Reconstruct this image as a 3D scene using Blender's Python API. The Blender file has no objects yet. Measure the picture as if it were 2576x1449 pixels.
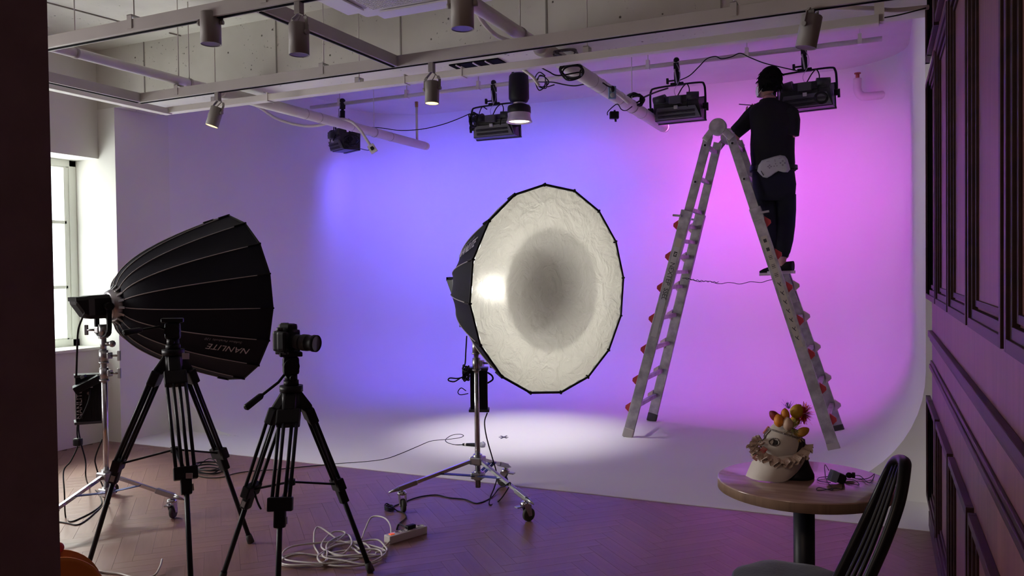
import bpy, bmesh, math, random
from mathutils import Vector, Matrix, noise
random.seed(7)
V = Vector
PI = math.pi
S = bpy.context.scene
COL = S.collection
# ------------------------------------------------------------ camera
F = 2017.0
def _n(a):
    v = V(a); v.normalize(); return v
_Y = _n((927, -52, 2017)); _X = _n((4388, -14, -2017))
_X = (_X - _Y * _X.dot(_Y)).normalized(); _Z = _X.cross(_Y)
RIGHT = V((_X.x, _Y.x, _Z.x)); DOWN = V((_X.y, _Y.y, _Z.y)); FWD = V((_X.z, _Y.z, _Z.z))
CAM = V((0, 0, 1.52))
cd = bpy.data.cameras.new('camera'); cd.sensor_width = 36; cd.lens = F / 2576 * 36
cd.clip_start = 0.05; cd.clip_end = 100
cam = bpy.data.objects.new('camera', cd); COL.objects.link(cam)
m = Matrix((RIGHT, -DOWN, -FWD)).transposed().to_4x4(); m.translation = CAM
cam.matrix_world = m; S.camera = cam
def ray(px, py): return RIGHT * ((px - 1288) / F) + DOWN * ((py - 724.5) / F) + FWD
def D(px, py, d): return CAM + ray(px, py) * d              # point at a distance in front of the lens plane
def Z(px, py, z=0.0):
    r = ray(px, py); return CAM + r * ((z - CAM.z) / r.z)
def Yp(px, py, y):
    r = ray(px, py); return CAM + r * (y / r.y)
# ------------------------------------------------------------ world, exposure, daylight
S.view_settings.view_transform = 'Standard'; S.view_settings.look = 'None'
S.view_settings.gamma = 1; S.view_settings.use_curve_mapping = False
S.view_settings.exposure = 0.25
w = bpy.data.worlds.new('world'); S.world = w; w.use_nodes = True
bg = w.node_tree.nodes['Background']; bg.inputs[0].default_value = (0.62, 0.55, 0.60, 1); bg.inputs[1].default_value = 0.19
def light(name, kind, loc, direction, energy, color, size=0.3, sizey=None, spread=None, parent=None, **kw):
    l = bpy.data.lights.new(name, kind); l.energy = energy; l.color = color
    if kind == 'AREA':
        l.size = size
        if sizey: l.shape = 'RECTANGLE'; l.size_y = sizey
        if spread: l.spread = math.radians(spread)
    else:
        l.shadow_soft_size = size
    for k, v in kw.items(): setattr(l, k, v)
    o = bpy.data.objects.new(name, l); COL.objects.link(o)
    o.location = V(loc); o.rotation_euler = V(direction).to_track_quat('-Z', 'Y').to_euler()
    if parent: o.parent = parent; o.location = V(loc) - parent.location
    return o
light('daylight', 'AREA', (-11.0, 6.5, 6.6), (1, -0.36, -1.0), 4800, (1.0, 0.98, 0.90), 2.2, 2.2)        # sky outside window_1
light('window_upfill', 'AREA', (-8.0, 4.4, 0.9), (1, 0.05, 0.55), 250, (1.0, 0.97, 0.94), 1.6, 1.4)      # upward fill added outside the window to brighten ceiling and beam
light('daylight', 'AREA', (-7.9, 1.6, 2.3), (1, 0.25, 0.05), 260, (1.0, 0.95, 0.92), 1.8, 1.8)        # fill daylight for the room, added outside the unseen fill_window
light('front_fill_lamp', 'AREA', (-1.6, -1.6, 3.3), (0, .35, -1), 22, (1.0, 0.72, 0.52), 0.5)   # unseen warm fill, added behind the camera to lift the dark foreground
LB = (0.13, 0.10, 1.0); LP = (0.80, 0.09, 0.90)
CYC = [  # x pixel on the pipe, colour, watts, sideways aim
    (858, LB, 54, -0.10), (1243, LB, 42, 0.0), (1704, LP, 28, 0.02), (2026, LP, 17, -0.12)]
# ------------------------------------------------------------ materials
MT = {}
def mat(name, col, rough=0.5, metal=0.0, var=0.0, scale=8.0, bump=0.0, bscale=None, spec=0.5, coat=0.0, emit=None, es=1.0, col2=None, stretch=None, sheen=0.0, detail=4):
    if name in MT: return MT[name]
    m = bpy.data.materials.new(name); m.use_nodes = True; nt = m.node_tree; b = nt.nodes['Principled BSDF']
    b.inputs['Roughness'].default_value = rough; b.inputs['Metallic'].default_value = metal
    b.inputs['Specular IOR Level'].default_value = spec; b.inputs['Coat Weight'].default_value = coat
    b.inputs['Sheen Weight'].default_value = sheen
    c = (*col, 1); b.inputs['Base Color'].default_value = c
    if var or bump or col2:
        tc = nt.nodes.new('ShaderNodeTexCoord'); mp = nt.nodes.new('ShaderNodeMapping')
        nt.links.new(tc.outputs['Object'], mp.inputs[0])
        if stretch: mp.inputs['Scale'].default_value = stretch
        nz = nt.nodes.new('ShaderNodeTexNoise'); nz.inputs['Scale'].default_value = scale; nz.inputs['Detail'].default_value = detail
        nt.links.new(mp.outputs[0], nz.inputs[0])
        if var or col2:
            r = nt.nodes.new('ShaderNodeValToRGB')
            r.color_ramp.elements[0].position = 0.32; r.color_ramp.elements[1].position = 0.68
            k0 = [max(0, x * (1 - var)) for x in col]; k1 = col2 if col2 else [min(1, x * (1 + var)) for x in col]
            r.color_ramp.elements[0].color = (*k0, 1); r.color_ramp.elements[1].color = (*k1, 1)
            nt.links.new(nz.outputs[0], r.inputs[0]); nt.links.new(r.outputs[0], b.inputs['Base Color'])
        if bump:
            nb = nt.nodes.new('ShaderNodeTexNoise'); nb.inputs['Scale'].default_value = bscale or scale; nb.inputs['Detail'].default_value = detail
            nt.links.new(mp.outputs[0], nb.inputs[0])
            bp = nt.nodes.new('ShaderNodeBump'); bp.inputs['Strength'].default_value = bump; bp.inputs['Distance'].default_value = 0.01
            nt.links.new(nb.outputs[0], bp.inputs['Height']); nt.links.new(bp.outputs[0], b.inputs['Normal'])
    if emit:
        b.inputs['Emission Color'].default_value = (*emit, 1); b.inputs['Emission Strength'].default_value = es
    MT[name] = m; return m
black = mat('black plastic', (0.009, 0.008, 0.011), 0.5, spec=0.22)
blackm = mat('black painted metal', (0.008, 0.008, 0.013), 0.45, 0.0, spec=0.25)
blackfab = mat('black softbox fabric', (0.012, 0.012, 0.020), 0.75, spec=0.2, bump=0.08, bscale=60)
greyplastic = mat('dark grey plastic', (0.055, 0.055, 0.065), 0.5)
chrome = mat('chromed steel', (0.62, 0.62, 0.64), 0.16, 1.0)
steel = mat('brushed steel', (0.45, 0.45, 0.47), 0.32, 1.0)
alu = mat('worn aluminium', (0.36, 0.34, 0.35), 0.48, 0.55, var=0.25, scale=14, bump=0.05)
bluebar = mat('blue anodised brace', (0.03, 0.05, 0.22), 0.35, 0.5)
rubber = mat('grey rubber', (0.045, 0.042, 0.04), 0.7)
redp = mat('red plastic', (0.45, 0.03, 0.04), 0.5)
whitep = mat('white plastic', (0.72, 0.68, 0.66), 0.4)
whitepaint = mat('white painted steel', (0.66, 0.62, 0.60), 0.5, var=0.06, scale=3)
greypaint = mat('beige grey paint', (0.40, 0.36, 0.35), 0.5, var=0.04, scale=5)
pass
trackpaint = mat('track paint', (0.46, 0.43, 0.42), 0.5, var=0.06, scale=4)
piping = mat('grey reflective piping', (0.42, 0.38, 0.37), 0.5)
wallwhite = mat('white wall paint', (0.74, 0.72, 0.69), 0.75, var=0.02, scale=1.5, bump=0.04, bscale=40, spec=0.2)
wallbrown = mat('dark plum wall paint', (0.15, 0.095, 0.11), 0.8, var=0.08, scale=9, bump=0.05, bscale=60, spec=0.15)
cycwhite = mat('cyclorama white paint', (0.76, 0.74, 0.75), 0.65, var=0.015, scale=1.2, bump=0.02, bscale=30, spec=0.2)
# ------------------------------------------------------------ mesh builder
def frame_of(d, up=None):
    d = V(d).normalized(); up = V(up) if up else (V((0, 0, 1)) if abs(d.z) < 0.95 else V((1, 0, 0)))
    x = up.cross(d); x.normalize(); y = d.cross(x)
    return x, y, d
class MB:
    def __init__(s): s.v = []; s.f = []; s.s = []
    def add(s, vs, fs, smooth=False):
        o = len(s.v); s.v += [V(p) for p in vs]; s.f += [[i + o for i in f] for f in fs]
        s.s += [smooth] * len(fs); return s
    def box(s, c, size, ax=None, bev=0.0):
        c = V(c); hx, hy, hz = [q / 2 for q in size]
        if ax is None: ax = (V((1, 0, 0)), V((0, 1, 0)), V((0, 0, 1)))
        b = min(bev, hx * .9, hy * .9, hz * .9)
        if b <= 0:
            vs = [c + ax[0] * i * hx + ax[1] * j * hy + ax[2] * k * hz for i in (-1, 1) for j in (-1, 1) for k in (-1, 1)]
            return s.add(vs, [(0, 1, 3, 2), (4, 6, 7, 5), (0, 4, 5, 1), (2, 3, 7, 6), (0, 2, 6, 4), (1, 5, 7, 3)])
        bm = bmesh.new(); bmesh.ops.create_cube(bm, size=1)
        for v in bm.verts: v.co = V((v.co.x * hx * 2, v.co.y * hy * 2, v.co.z * hz * 2))
        bmesh.ops.bevel(bm, geom=bm.edges[:], offset=b, segments=2, affect='EDGES', profile=0.6)
        bm.verts.index_update()
        vs = [c + ax[0] * v.co.x + ax[1] * v.co.y + ax[2] * v.co.z for v in bm.verts]
        fs = [[v.index for v in f.verts] for f in bm.faces]; bm.free()
        return s.add(vs, fs)
    def bar(s, a, b, wd, ht, up=None, bev=0.0):              # rectangular bar between two points
        a = V(a); b = V(b); x, y, d = frame_of(b - a, up)
        return s.box((a + b) / 2, (wd, ht, (b - a).length), (x, y, d), bev)
    def tube(s, pts, r, n=10, cap=True, closed=False):
        pts = [V(p) for p in pts]; N = len(pts)
        rr = r if isinstance(r, (list, tuple)) else [r] * N
        vs = []; px = None
        for i, p in enumerate(pts):
            if closed: t = pts[(i + 1) % N] - pts[i - 1]
            elif i == 0: t = pts[1] - p
            elif i == N - 1: t = p - pts[i - 1]
            else: t = pts[i + 1] - pts[i - 1]
            if t.length < 1e-9: t = V((0, 0, 1))
            t.normalize()
            if px is None: x, y, _ = frame_of(t)
            else:
                x = px - t * px.dot(t)
                if x.length < 1e-6: x = frame_of(t)[0]
                x.normalize(); y = t.cross(x)
            px = x
            for k in range(n):
                a = 2 * PI * k / n; vs.append(p + x * math.cos(a) * rr[i] + y * math.sin(a) * rr[i])
        fs = []; M = N if closed else N - 1
        for i in range(M):
            j = (i + 1) % N
            for k in range(n):
                l = (k + 1) % n; fs.append((i * n + k, i * n + l, j * n + l, j * n + k))
        s.add(vs, fs, True)
        if cap and not closed:
            o = len(s.v) - N * n
            s.f.append([o + k for k in reversed(range(n))]); s.s.append(False)
            s.f.append([o + (N - 1) * n + k for k in range(n)]); s.s.append(False)
        return s
    def cyl(s, a, b, r, r2=None, n=16): return s.tube([a, b], [r, r if r2 is None else r2], n)
    def lathe(s, prof, o=(0, 0, 0), axis=(0, 0, 1), n=24, cap0=False, cap1=False, up=None, smooth=True):
        x, y, d = frame_of(axis, up); o = V(o); vs = []
        for (r, h) in prof:
            for k in range(n):
                a = 2 * PI * k / n; vs.append(o + d * h + x * math.cos(a) * r + y * math.sin(a) * r)
        fs = [(i * n + k, i * n + (k + 1) % n, (i + 1) * n + (k + 1) % n, (i + 1) * n + k) for i in range(len(prof) - 1) for k in range(n)]
        s.add(vs, fs, smooth); o2 = len(s.v) - len(vs)
        if cap0: s.f.append([o2 + k for k in reversed(range(n))]); s.s.append(False)
        if cap1: s.f.append([o2 + (len(prof) - 1) * n + k for k in range(n)]); s.s.append(False)
        return s
    def ball(s, c, r, n=14, ax=None):
        r = (r, r, r) if not isinstance(r, (tuple, list)) else r; c = V(c)
        if ax is None: ax = (V((1, 0, 0)), V((0, 1, 0)), V((0, 0, 1)))
        vs = []; m_ = n // 2
        for i in range(m_ + 1):
            t = PI * i / m_
            for k in range(n):
                a = 2 * PI * k / n
                vs.append(c + ax[0] * r[0] * math.sin(t) * math.cos(a) + ax[1] * r[1] * math.sin(t) * math.sin(a) + ax[2] * r[2] * math.cos(t))
        fs = [(i * n + k, (i + 1) * n + k, (i + 1) * n + (k + 1) % n, i * n + (k + 1) % n) for i in range(m_) for k in range(n)]
        return s.add(vs, fs, True)
    def prism(s, poly, d, smooth=False):                    # planar polygon (3D points) extruded by vector d
        n = len(poly); poly = [V(p) for p in poly]; d = V(d)
        vs = poly + [p + d for p in poly]
        fs = [list(range(n)), list(reversed(range(n, 2 * n)))] + [(i, i + n, (i + 1) % n + n, (i + 1) % n) for i in range(n)]
        return s.add(vs, fs, smooth)
    def build(s, name, material, parent=None, local=False, **props):
        me = bpy.data.meshes.new(name)
        off = V((0, 0, 0))
        if parent is not None and not local:
            p = parent
            while p: off = off + p.location; p = p.parent
        me.from_pydata([tuple(p - off) for p in s.v], [], s.f)
        me.polygons.foreach_set('use_smooth', s.s)
        bm = bmesh.new(); bm.from_mesh(me); bmesh.ops.remove_doubles(bm, verts=bm.verts, dist=1e-6)
        bmesh.ops.recalc_face_normals(bm, faces=bm.faces); bm.to_mesh(me); bm.free()
        me.materials.append(material); o = bpy.data.objects.new(name, me); COL.objects.link(o)
        if parent is not None: o.parent = parent
        for k, v in props.items(): o[k] = v
        return o
def thing(name, label, cat, loc=(0, 0, 0), group=None):
    o = bpy.data.objects.new(name, None); COL.objects.link(o); o.location = V(loc); o.empty_display_size = 0.1
    o['label'] = label; o['category'] = cat
    if group: o['group'] = group
    return o
def tag(o, label, cat, group=None):
    o['label'] = label; o['category'] = cat
    if group: o['group'] = group
    return o
def struct(o, label=None):
    o['kind'] = 'structure'
    if label: o['label'] = label
    return o
def dup(root, loc=None, rot=None, label=None, group=None):
    r = root.copy(); COL.objects.link(r)
    if loc is not None: r.location = V(loc)
    if rot is not None: r.rotation_euler = rot
    if label: r['label'] = label
    if group: r['group'] = group
    for ch in list(root.children):
        c = ch.copy(); COL.objects.link(c); c.parent = r
        for g in list(ch.children):
            d = g.copy(); COL.objects.link(d); d.parent = c
    return r
def spline(pts, k=6):
    pts = [V(p) for p in pts]; out = []
    P = [pts[0] * 2 - pts[1]] + pts + [pts[-1] * 2 - pts[-2]]
    for i in range(1, len(P) - 2):
        a, b, c, d = P[i - 1:i + 3]
        for j in range(k):
            t = j / k
            out.append(0.5 * ((2 * b) + (c - a) * t + (2 * a - 5 * b + 4 * c - d) * t * t + (3 * b - a - 3 * c + d) * t ** 3))
    out.append(pts[-1]); return out
def cable(name, pts, r, material, parent=None, k=6, n=6, **kw):
    return MB().tube(spline(pts, k), r, n).build(name, material, parent, **kw)
def text_obj(name, body, size, material, ori, xdir, ydir, parent, depth=0.0006, align='CENTER', shear=0.0, surf=None, spacing=1.0):
    c = bpy.data.curves.new('t', 'FONT'); c.body = body; c.size = size; c.extrude = depth; c.align_x = align; c.align_y = 'CENTER'; c.shear = shear
    c.space_character = spacing; c.resolution_u = 3
    t = bpy.data.objects.new('t', c); COL.objects.link(t)
    bpy.context.view_layer.update()
    dg = bpy.context.evaluated_depsgraph_get(); me = bpy.data.meshes.new_from_object(t.evaluated_get(dg))
    bpy.data.objects.remove(t)
    x = V(xdir).normalized(); y = V(ydir); y = (y - x * y.dot(x)).normalized(); z = x.cross(y); ori = V(ori)
    off = V((0, 0, 0)); p = parent
    while p: off = off + p.location; p = p.parent
    for v in me.vertices:
        q = ori + x * v.co.x + y * v.co.y + z * v.co.z
        if surf: q = surf(v.co)
        v.co = q - off
    me.materials.clear(); me.materials.append(material)
    o = bpy.data.objects.new(name, me); COL.objects.link(o); o.parent = parent; return o
# ============================================================ ROOM SHELL
XL, XP, XW, YPI, YC, YB = -6.55, -6.33, 0.272, 5.15, 5.76, 9.6
ZF, ZR, ZB = 3.60, 3.70, 3.06
RC = 0.85
# --- materials with their own nodes
def concrete():
    m = bpy.data.materials.new('painted raw concrete'); m.use_nodes = True; nt = m.node_tree; b = nt.nodes['Principled BSDF']
    tc = nt.nodes.new('ShaderNodeTexCoord'); L = nt.links.new
    n1 = nt.nodes.new('ShaderNodeTexNoise'); n1.inputs['Scale'].default_value = 1.6; n1.inputs['Detail'].default_value = 8; L(tc.outputs['Object'], n1.inputs[0])
    r1 = nt.nodes.new('ShaderNodeValToRGB'); r1.color_ramp.elements[0].position = 0.3; r1.color_ramp.elements[1].position = 0.7
    r1.color_ramp.elements[0].color = (0.54, 0.52, 0.48, 1); r1.color_ramp.elements[1].color = (0.70, 0.68, 0.63, 1); L(n1.outputs[0], r1.inputs[0])
    vo = nt.nodes.new('ShaderNodeTexVoronoi'); vo.inputs['Scale'].default_value = 7; L(tc.outputs['Object'], vo.inputs[0])
    n2 = nt.nodes.new('ShaderNodeTexNoise'); n2.inputs['Scale'].default_value = 3.0; n2.inputs['Detail'].default_value = 3; L(tc.outputs['Object'], n2.inputs[0])
    n3 = nt.nodes.new('ShaderNodeTexNoise'); n3.inputs['Scale'].default_value = 38; n3.inputs['Detail'].default_value = 5; L(tc.outputs['Object'], n3.inputs[0])
    r3 = nt.nodes.new('ShaderNodeValToRGB'); r3.color_ramp.elements[0].position = 0.66; r3.color_ramp.elements[1].position = 0.72
    L(n3.outputs[0], r3.inputs[0])
    r2 = nt.nodes.new('ShaderNodeValToRGB'); r2.color_ramp.elements[0].position = 0.48; r2.color_ramp.elements[1].position = 0.60; L(n2.outputs[0], r2.inputs[0])
    mu = nt.nodes.new('ShaderNodeMath'); mu.operation = 'MULTIPLY'; L(r3.outputs[0], mu.inputs[0]); L(r2.outputs[0], mu.inputs[1])
    rv = nt.nodes.new('ShaderNodeValToRGB'); rv.color_ramp.elements[0].position = 0.045; rv.color_ramp.elements[1].position = 0.065
    rv.color_ramp.elements[0].color = (1, 1, 1, 1); rv.color_ramp.elements[1].color = (0, 0, 0, 1); L(vo.outputs['Distance'], rv.inputs[0])
    mx = nt.nodes.new('ShaderNodeMath'); mx.operation = 'MAXIMUM'; L(mu.outputs[0], mx.inputs[0]); L(rv.outputs[0], mx.inputs[1])
    mix = nt.nodes.new('ShaderNodeMix'); mix.data_type = 'RGBA'; L(mx.outputs[0], mix.inputs[0]); L(r1.outputs[0], mix.inputs[6]); mix.inputs[7].default_value = (0.12, 0.105, 0.10, 1)
    L(mix.outputs[2], b.inputs['Base Color']); b.inputs['Roughness'].default_value = 0.85; b.inputs['Specular IOR Level'].default_value = 0.2
    bp = nt.nodes.new('ShaderNodeBump'); bp.inputs['Strength'].default_value = 0.5; bp.inputs['Distance'].default_value = 0.01; bp.invert = True
    L(mx.outputs[0], bp.inputs['Height']); L(bp.outputs[0], b.inputs['Normal']); return m
conc = concrete()
def wood(name, c0, c1, axis, rough=0.4, gs=1.0, coat=0.0, spec=0.5):
    m = bpy.data.materials.new(name); m.use_nodes = True; nt = m.node_tree; b = nt.nodes['Principled BSDF']; L = nt.links.new
    tc = nt.nodes.new('ShaderNodeTexCoord'); mp = nt.nodes.new('ShaderNodeMapping'); L(tc.outputs['Object'], mp.inputs[0])
    mp.inputs['Scale'].default_value = [(1.2 if i == axis else 14) * gs for i in range(3)]
    n = nt.nodes.new('ShaderNodeTexNoise'); n.inputs['Scale'].default_value = 1.6; n.inputs['Detail'].default_value = 8; n.inputs['Distortion'].default_value = 1.2; L(mp.outputs[0], n.inputs[0])
    oi = nt.nodes.new('ShaderNodeObjectInfo')
    r = nt.nodes.new('ShaderNodeValToRGB'); r.color_ramp.elements[0].position = 0.3; r.color_ramp.elements[1].position = 0.72
    r.color_ramp.elements[0].color = (*c0, 1); r.color_ramp.elements[1].color = (*c1, 1); L(n.outputs[0], r.inputs[0])
    hv = nt.nodes.new('ShaderNodeHueSaturation'); mr = nt.nodes.new('ShaderNodeMapRange'); mr.inputs[3].default_value = 0.92; mr.inputs[4].default_value = 1.08
    L(oi.outputs['Random'], mr.inputs[0]); L(mr.outputs[0], hv.inputs['Value']); L(r.outputs[0], hv.inputs['Color'])
    L(hv.outputs[0], b.inputs['Base Color']); b.inputs['Roughness'].default_value = rough; b.inputs['Coat Weight'].default_value = coat
    b.inputs['Specular IOR Level'].default_value = spec
    bp = nt.nodes.new('ShaderNodeBump'); bp.inputs['Strength'].default_value = 0.12; bp.inputs['Distance'].default_value = 0.004; L(n.outputs[0], bp.inputs['Height']); L(bp.outputs[0], b.inputs['Normal'])
    return m
# --- floor: herringbone boards
plank_m = wood('herringbone board', (0.19, 0.098, 0.075), (0.25, 0.135, 0.105), 0, 0.38)
grout = mat('dark joint', (0.12, 0.08, 0.065), 0.8)
fl = MB().box((-3.25, 1.3, -0.03), (7.5, 7.7, 0.054)).build('floor', grout); struct(fl, 'brown herringbone wood floor')
PLW, PLL, TH, GAP = 0.09, 0.45, 0.008, 0.001
def in_floor(c): return XL - 0.1 < c.x < 0.40 and 0.2 < c.y < YPI + 0.2
planks = []
c45 = math.cos(PI / 4)
u = V((c45, c45, 0)); v2 = V((-c45, c45, 0))
base = V((-3.0, 2.5, 0)); n_ = 5
for i in range(-70, 100):
    for j in range(-12, 13):
        # classic herringbone lattice: each cell holds one board along u and one along v2
        o = base + u * (i * PLW) + v2 * (i * PLW) + (u - v2) * (j * PLL)
        planks.append((o + u * PLL / 2 + v2 * PLW / 2, u))
        o2 = o + u * PLL
        planks.append((o2 + u * PLW / 2 + v2 * (PLW - PLL / 2), v2))
def clip_poly(poly, lim=YPI):
    out = []
    for i in range(len(poly)):
        a, b = poly[i], poly[(i + 1) % len(poly)]
        if a.y <= lim: out.append(a)
        if (a.y <= lim) != (b.y <= lim):
            t = (lim - a.y) / (b.y - a.y); out.append(a + (b - a) * t)
    return out
def clip_x(poly, lim, sgn):
    out = []
    for i in range(len(poly)):
        a, b = poly[i], poly[(i + 1) % len(poly)]
        ia, ib = (a.x - lim) * sgn <= 0, (b.x - lim) * sgn <= 0
        if ia: out.append(a)
        if ia != ib:
            t = (lim - a.x) / (b.x - a.x); out.append(a + (b - a) * t)
    return out
cands = []
for c, d in planks:
    if not in_floor(c): continue
    s_ = V((-d.y, d.x, 0)); a, b_ = PLL / 2 - GAP / 2, PLW / 2 - GAP / 2
    poly = [c - d * a - s_ * b_, c + d * a - s_ * b_, c + d * a + s_ * b_, c - d * a + s_ * b_]
    full = all(p.y <= YPI - 0.001 and XL < p.x < 0.29 for p in poly)
    if not full:
        poly = clip_x(clip_x(clip_poly(poly), 0.29, 1), XL + 0.002, -1)
        if len(poly) < 3: continue
    r = c - CAM; dep = r.dot(FWD); px = 1288 + F * r.dot(RIGHT) / max(dep, .01); py = 724 + F * r.dot(DOWN) / max(dep, .01)
    vis = dep > 0.3 and 120 < px < 2360 and py < 1480
    cands.append((0 if vis else 1, dep, c, d, poly, full))
cands.sort(key=lambda q: (q[0], q[1]))
proto_pl = None
rest = MB(); cnt = 0
for vis, dep, c, d, poly, full in cands:
    if vis == 0 and cnt < 300:
        if full:
            if proto_pl is None:
                proto_pl = MB().box((0, 0, -TH / 2), (PLL - GAP, PLW - GAP, TH), None, 0.0006).build('plank', plank_m, fl, local=True); o = proto_pl
            else: o = proto_pl.copy(); COL.objects.link(o)
            o.location = c; o.rotation_euler = (0, 0, math.atan2(d.y, d.x))
        else:
            q = MB().prism([V((p.x, p.y, -TH)) for p in poly], (0, 0, TH)).build('plank', plank_m, fl, local=True)
        cnt += 1
    else:
        rest.prism([V((p.x, p.y, -TH)) for p in poly], (0, 0, TH))
r_ = rest.build('plank_field', plank_m, fl, local=True); r_['kind'] = 'stuff'
# --- cyclorama: floor apron, curved cove, three walls, end faces (one painted shell)
XA, XB_ = -6.331, 0.262
path = []   # (x, y, inward normal)
nseg = 10
for y in (YC, 6.6, 7.4, 8.1): path.append((V((XA, y, 0)), V((1, 0, 0))))
for k in range(nseg + 1):
    a = PI - (PI / 2) * k / nseg
    cdir = V((math.cos(a), math.sin(a), 0)); path.append((V((XA + RC, YB - RC, 0)) + cdir * RC, -cdir))
for x in (-4.5, -3.5, -2.5, -1.5): path.append((V((x, YB, 0)), V((0, -1, 0))))
for k in range(nseg + 1):
    a = PI / 2 - (PI / 2) * k / nseg
    cdir = V((math.cos(a), math.sin(a), 0)); path.append((V((XB_ - RC, YB - RC, 0)) + cdir * RC, -cdir))
for y in (8.1, 7.4, 6.6, YC): path.append((V((XB_, y, 0)), V((-1, 0, 0))))
prof = [(RC * (1 - math.sin(t)), RC * (1 - math.cos(t))) for t in [PI / 2 * k / 14 for k in range(15)]] + [(0, z) for z in (1.5, 2.3, 3.0, ZR)]
cy = MB(); vs = []; zc = 0.004
for p, nrm in path:
    for off, z in prof: vs.append(p + nrm * off + V((0, 0, z if z > zc else zc)))
NP = len(prof)
cy.add(vs, [(i * NP + k, (i + 1) * NP + k, (i + 1) * NP + k + 1, i * NP + k + 1) for i in range(len(path) - 1) for k in range(NP - 1)], True)
inner = [vs[i * NP] for i in range(len(path))]
cy.add(inner, [list(range(len(inner)))])

back = cy.build('wall_back', cycwhite); struct(back, 'white curved studio cyclorama wall and painted floor')
MB().box(((XP + .29) / 2, (YPI + YC) / 2, zc / 2 - .005), (.29 - XP + .02, YC - YPI, zc + .01)).build('painted_apron', cycwhite, back, local=True)
for X0, sg in ((XA, 1), (XB_, -1)):                     # end faces toward the room
    pts = [V((X0 + sg * o, YC, z)) for o, z in prof] + [V((X0 - sg * .08, YC, ZR)), V((X0 - sg * .08, YC, 0))]
    e_ = MB().add(pts, [list(range(len(pts)))]).build('end_face', cycwhite, back, local=True)
# --- left wall with window opening, pier
wy0, wy1, wz0, wz1 = 3.85, YPI, 0.855, 2.61
wl = MB()
vy0, vy1 = 0.7, 2.5
wl.box((XL - .19, (vy1 + wy0) / 2, 1.8), (0.38, wy0 - vy1, 3.7)); wl.box((XL - .19, (vy0 - 2.0) / 2, 1.8), (0.38, vy0 + 2.0, 3.7))
wl.box((XL - .19, (vy0 + vy1) / 2, wz0 / 2), (0.38, vy1 - vy0, wz0)); wl.box((XL - .19, (vy0 + vy1) / 2, (wz1 + 3.65) / 2), (0.38, vy1 - vy0, 3.65 - wz1)); wl.box((XL - .19, (wy0 + wy1) / 2, wz0 / 2), (0.38, wy1 - wy0, wz0))
wl.box((XL - .19, (wy0 + wy1) / 2, (wz1 + 3.65) / 2), (0.38, wy1 - wy0, 3.65 - wz1))
wl.box(((XP - 7.0) / 2, (YPI + YC) / 2 + .002, 1.85), (XP + 7.0, YC - YPI, 3.7))
wl.box((XL - .19, 7.8, 1.9), (0.30, 3.9, 3.8))
struct(wl.build('wall_left', wallwhite), 'off-white left wall with a deep window recess')
trimw = mat('window paint', (0.74, 0.76, 0.70), 0.4)
wn = MB().box((XL - .17, (wy0 + wy1) / 2, wz0 + .012), (0.40, wy1 - wy0 + .0, 0.024), None, .003).build('trim_1', trimw); struct(wn, 'white window sill')
win = bpy.data.objects.new('window_1', None); COL.objects.link(win); win.location = (-6.9, 4.5, wz0); win['kind'] = 'structure'; win['label'] = 'white sash window with frosted panes on the left wall'
XF = -6.90
f = MB()
f.box((XF, wy1 - .035, (wz0 + wz1) / 2), (0.09, 0.07, wz1 - wz0), None, .004); f.box((XF, wy0 + .035, (wz0 + wz1) / 2), (0.09, 0.07, wz1 - wz0), None, .004)
f.box((XF, (wy0 + wy1) / 2, wz0 + .055), (0.09, wy1 - wy0, 0.07), None, .004); f.box((XF, (wy0 + wy1) / 2, wz1 - .03), (0.09, wy1 - wy0, 0.06), None, .004)
f.build('window_frame', trimw, win)
sash = MB(); zs = [wz0 + .09, 1.43, 2.03, wz1 - .06]
sash.box((XF + .01, wy1 - .095, (wz0 + wz1) / 2), (0.05, 0.05, wz1 - wz0 - .14), None, .004); sash.box((XF + .01, wy0 + .095, (wz0 + wz1) / 2), (0.05, 0.05, wz1 - wz0 - .14), None, .004)
for z in zs: sash.box((XF + .01, (wy0 + wy1) / 2, z), (0.05, wy1 - wy0 - .19, 0.032), None, .004)
sash.box((XF + .01, 4.47, (wz0 + wz1) / 2), (0.05, .03, wz1 - wz0 - .14), None, .004)
sash.build('sash', trimw, win)
def pane_mat(name, tcol, transp):
    m = bpy.data.materials.new(name); m.use_nodes = True; nt = m.node_tree; nt.nodes.remove(nt.nodes['Principled BSDF']); L = nt.links.new
    out = nt.nodes['Material Output']; t = nt.nodes.new('ShaderNodeBsdfTranslucent'); t.inputs[0].default_value = (*tcol, 1)
    tr = nt.nodes.new('ShaderNodeBsdfTransparent'); tr.inputs[0].default_value = (.95, .97, .96, 1); mx = nt.nodes.new('ShaderNodeMixShader'); mx.inputs[0].default_value = transp
    L(t.outputs[0], mx.inputs[1]); L(tr.outputs[0], mx.inputs[2])
    g = nt.nodes.new('ShaderNodeBsdfGlossy'); g.inputs['Roughness'].default_value = .1; m2 = nt.nodes.new('ShaderNodeMixShader'); m2.inputs[0].default_value = .06
    L(mx.outputs[0], m2.inputs[1]); L(g.outputs[0], m2.inputs[2]); L(m2.outputs[0], out.inputs[0]); return m
frost = pane_mat('frosted window film', (0.36, 0.42, 0.44), 0.62)
clear = pane_mat('bare window glass', (0.95, 0.98, 0.95), 0.6)
for k in range(3):
    a, b_ = zs[k] + .016, zs[k + 1] - .016
    for (y0, y1) in ((wy0 + .12, 4.455), (4.485, wy1 - .19)):
        MB().box((XF, (y0 + y1) / 2, (a + b_) / 2), (0.006, y1 - y0, b_ - a)).build('pane', frost, win)
    MB().box((XF, wy1 - .155, (a + b_) / 2), (0.006, .07, b_ - a)).build('pane', clear, win, label='narrow strip of bare glass')
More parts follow.
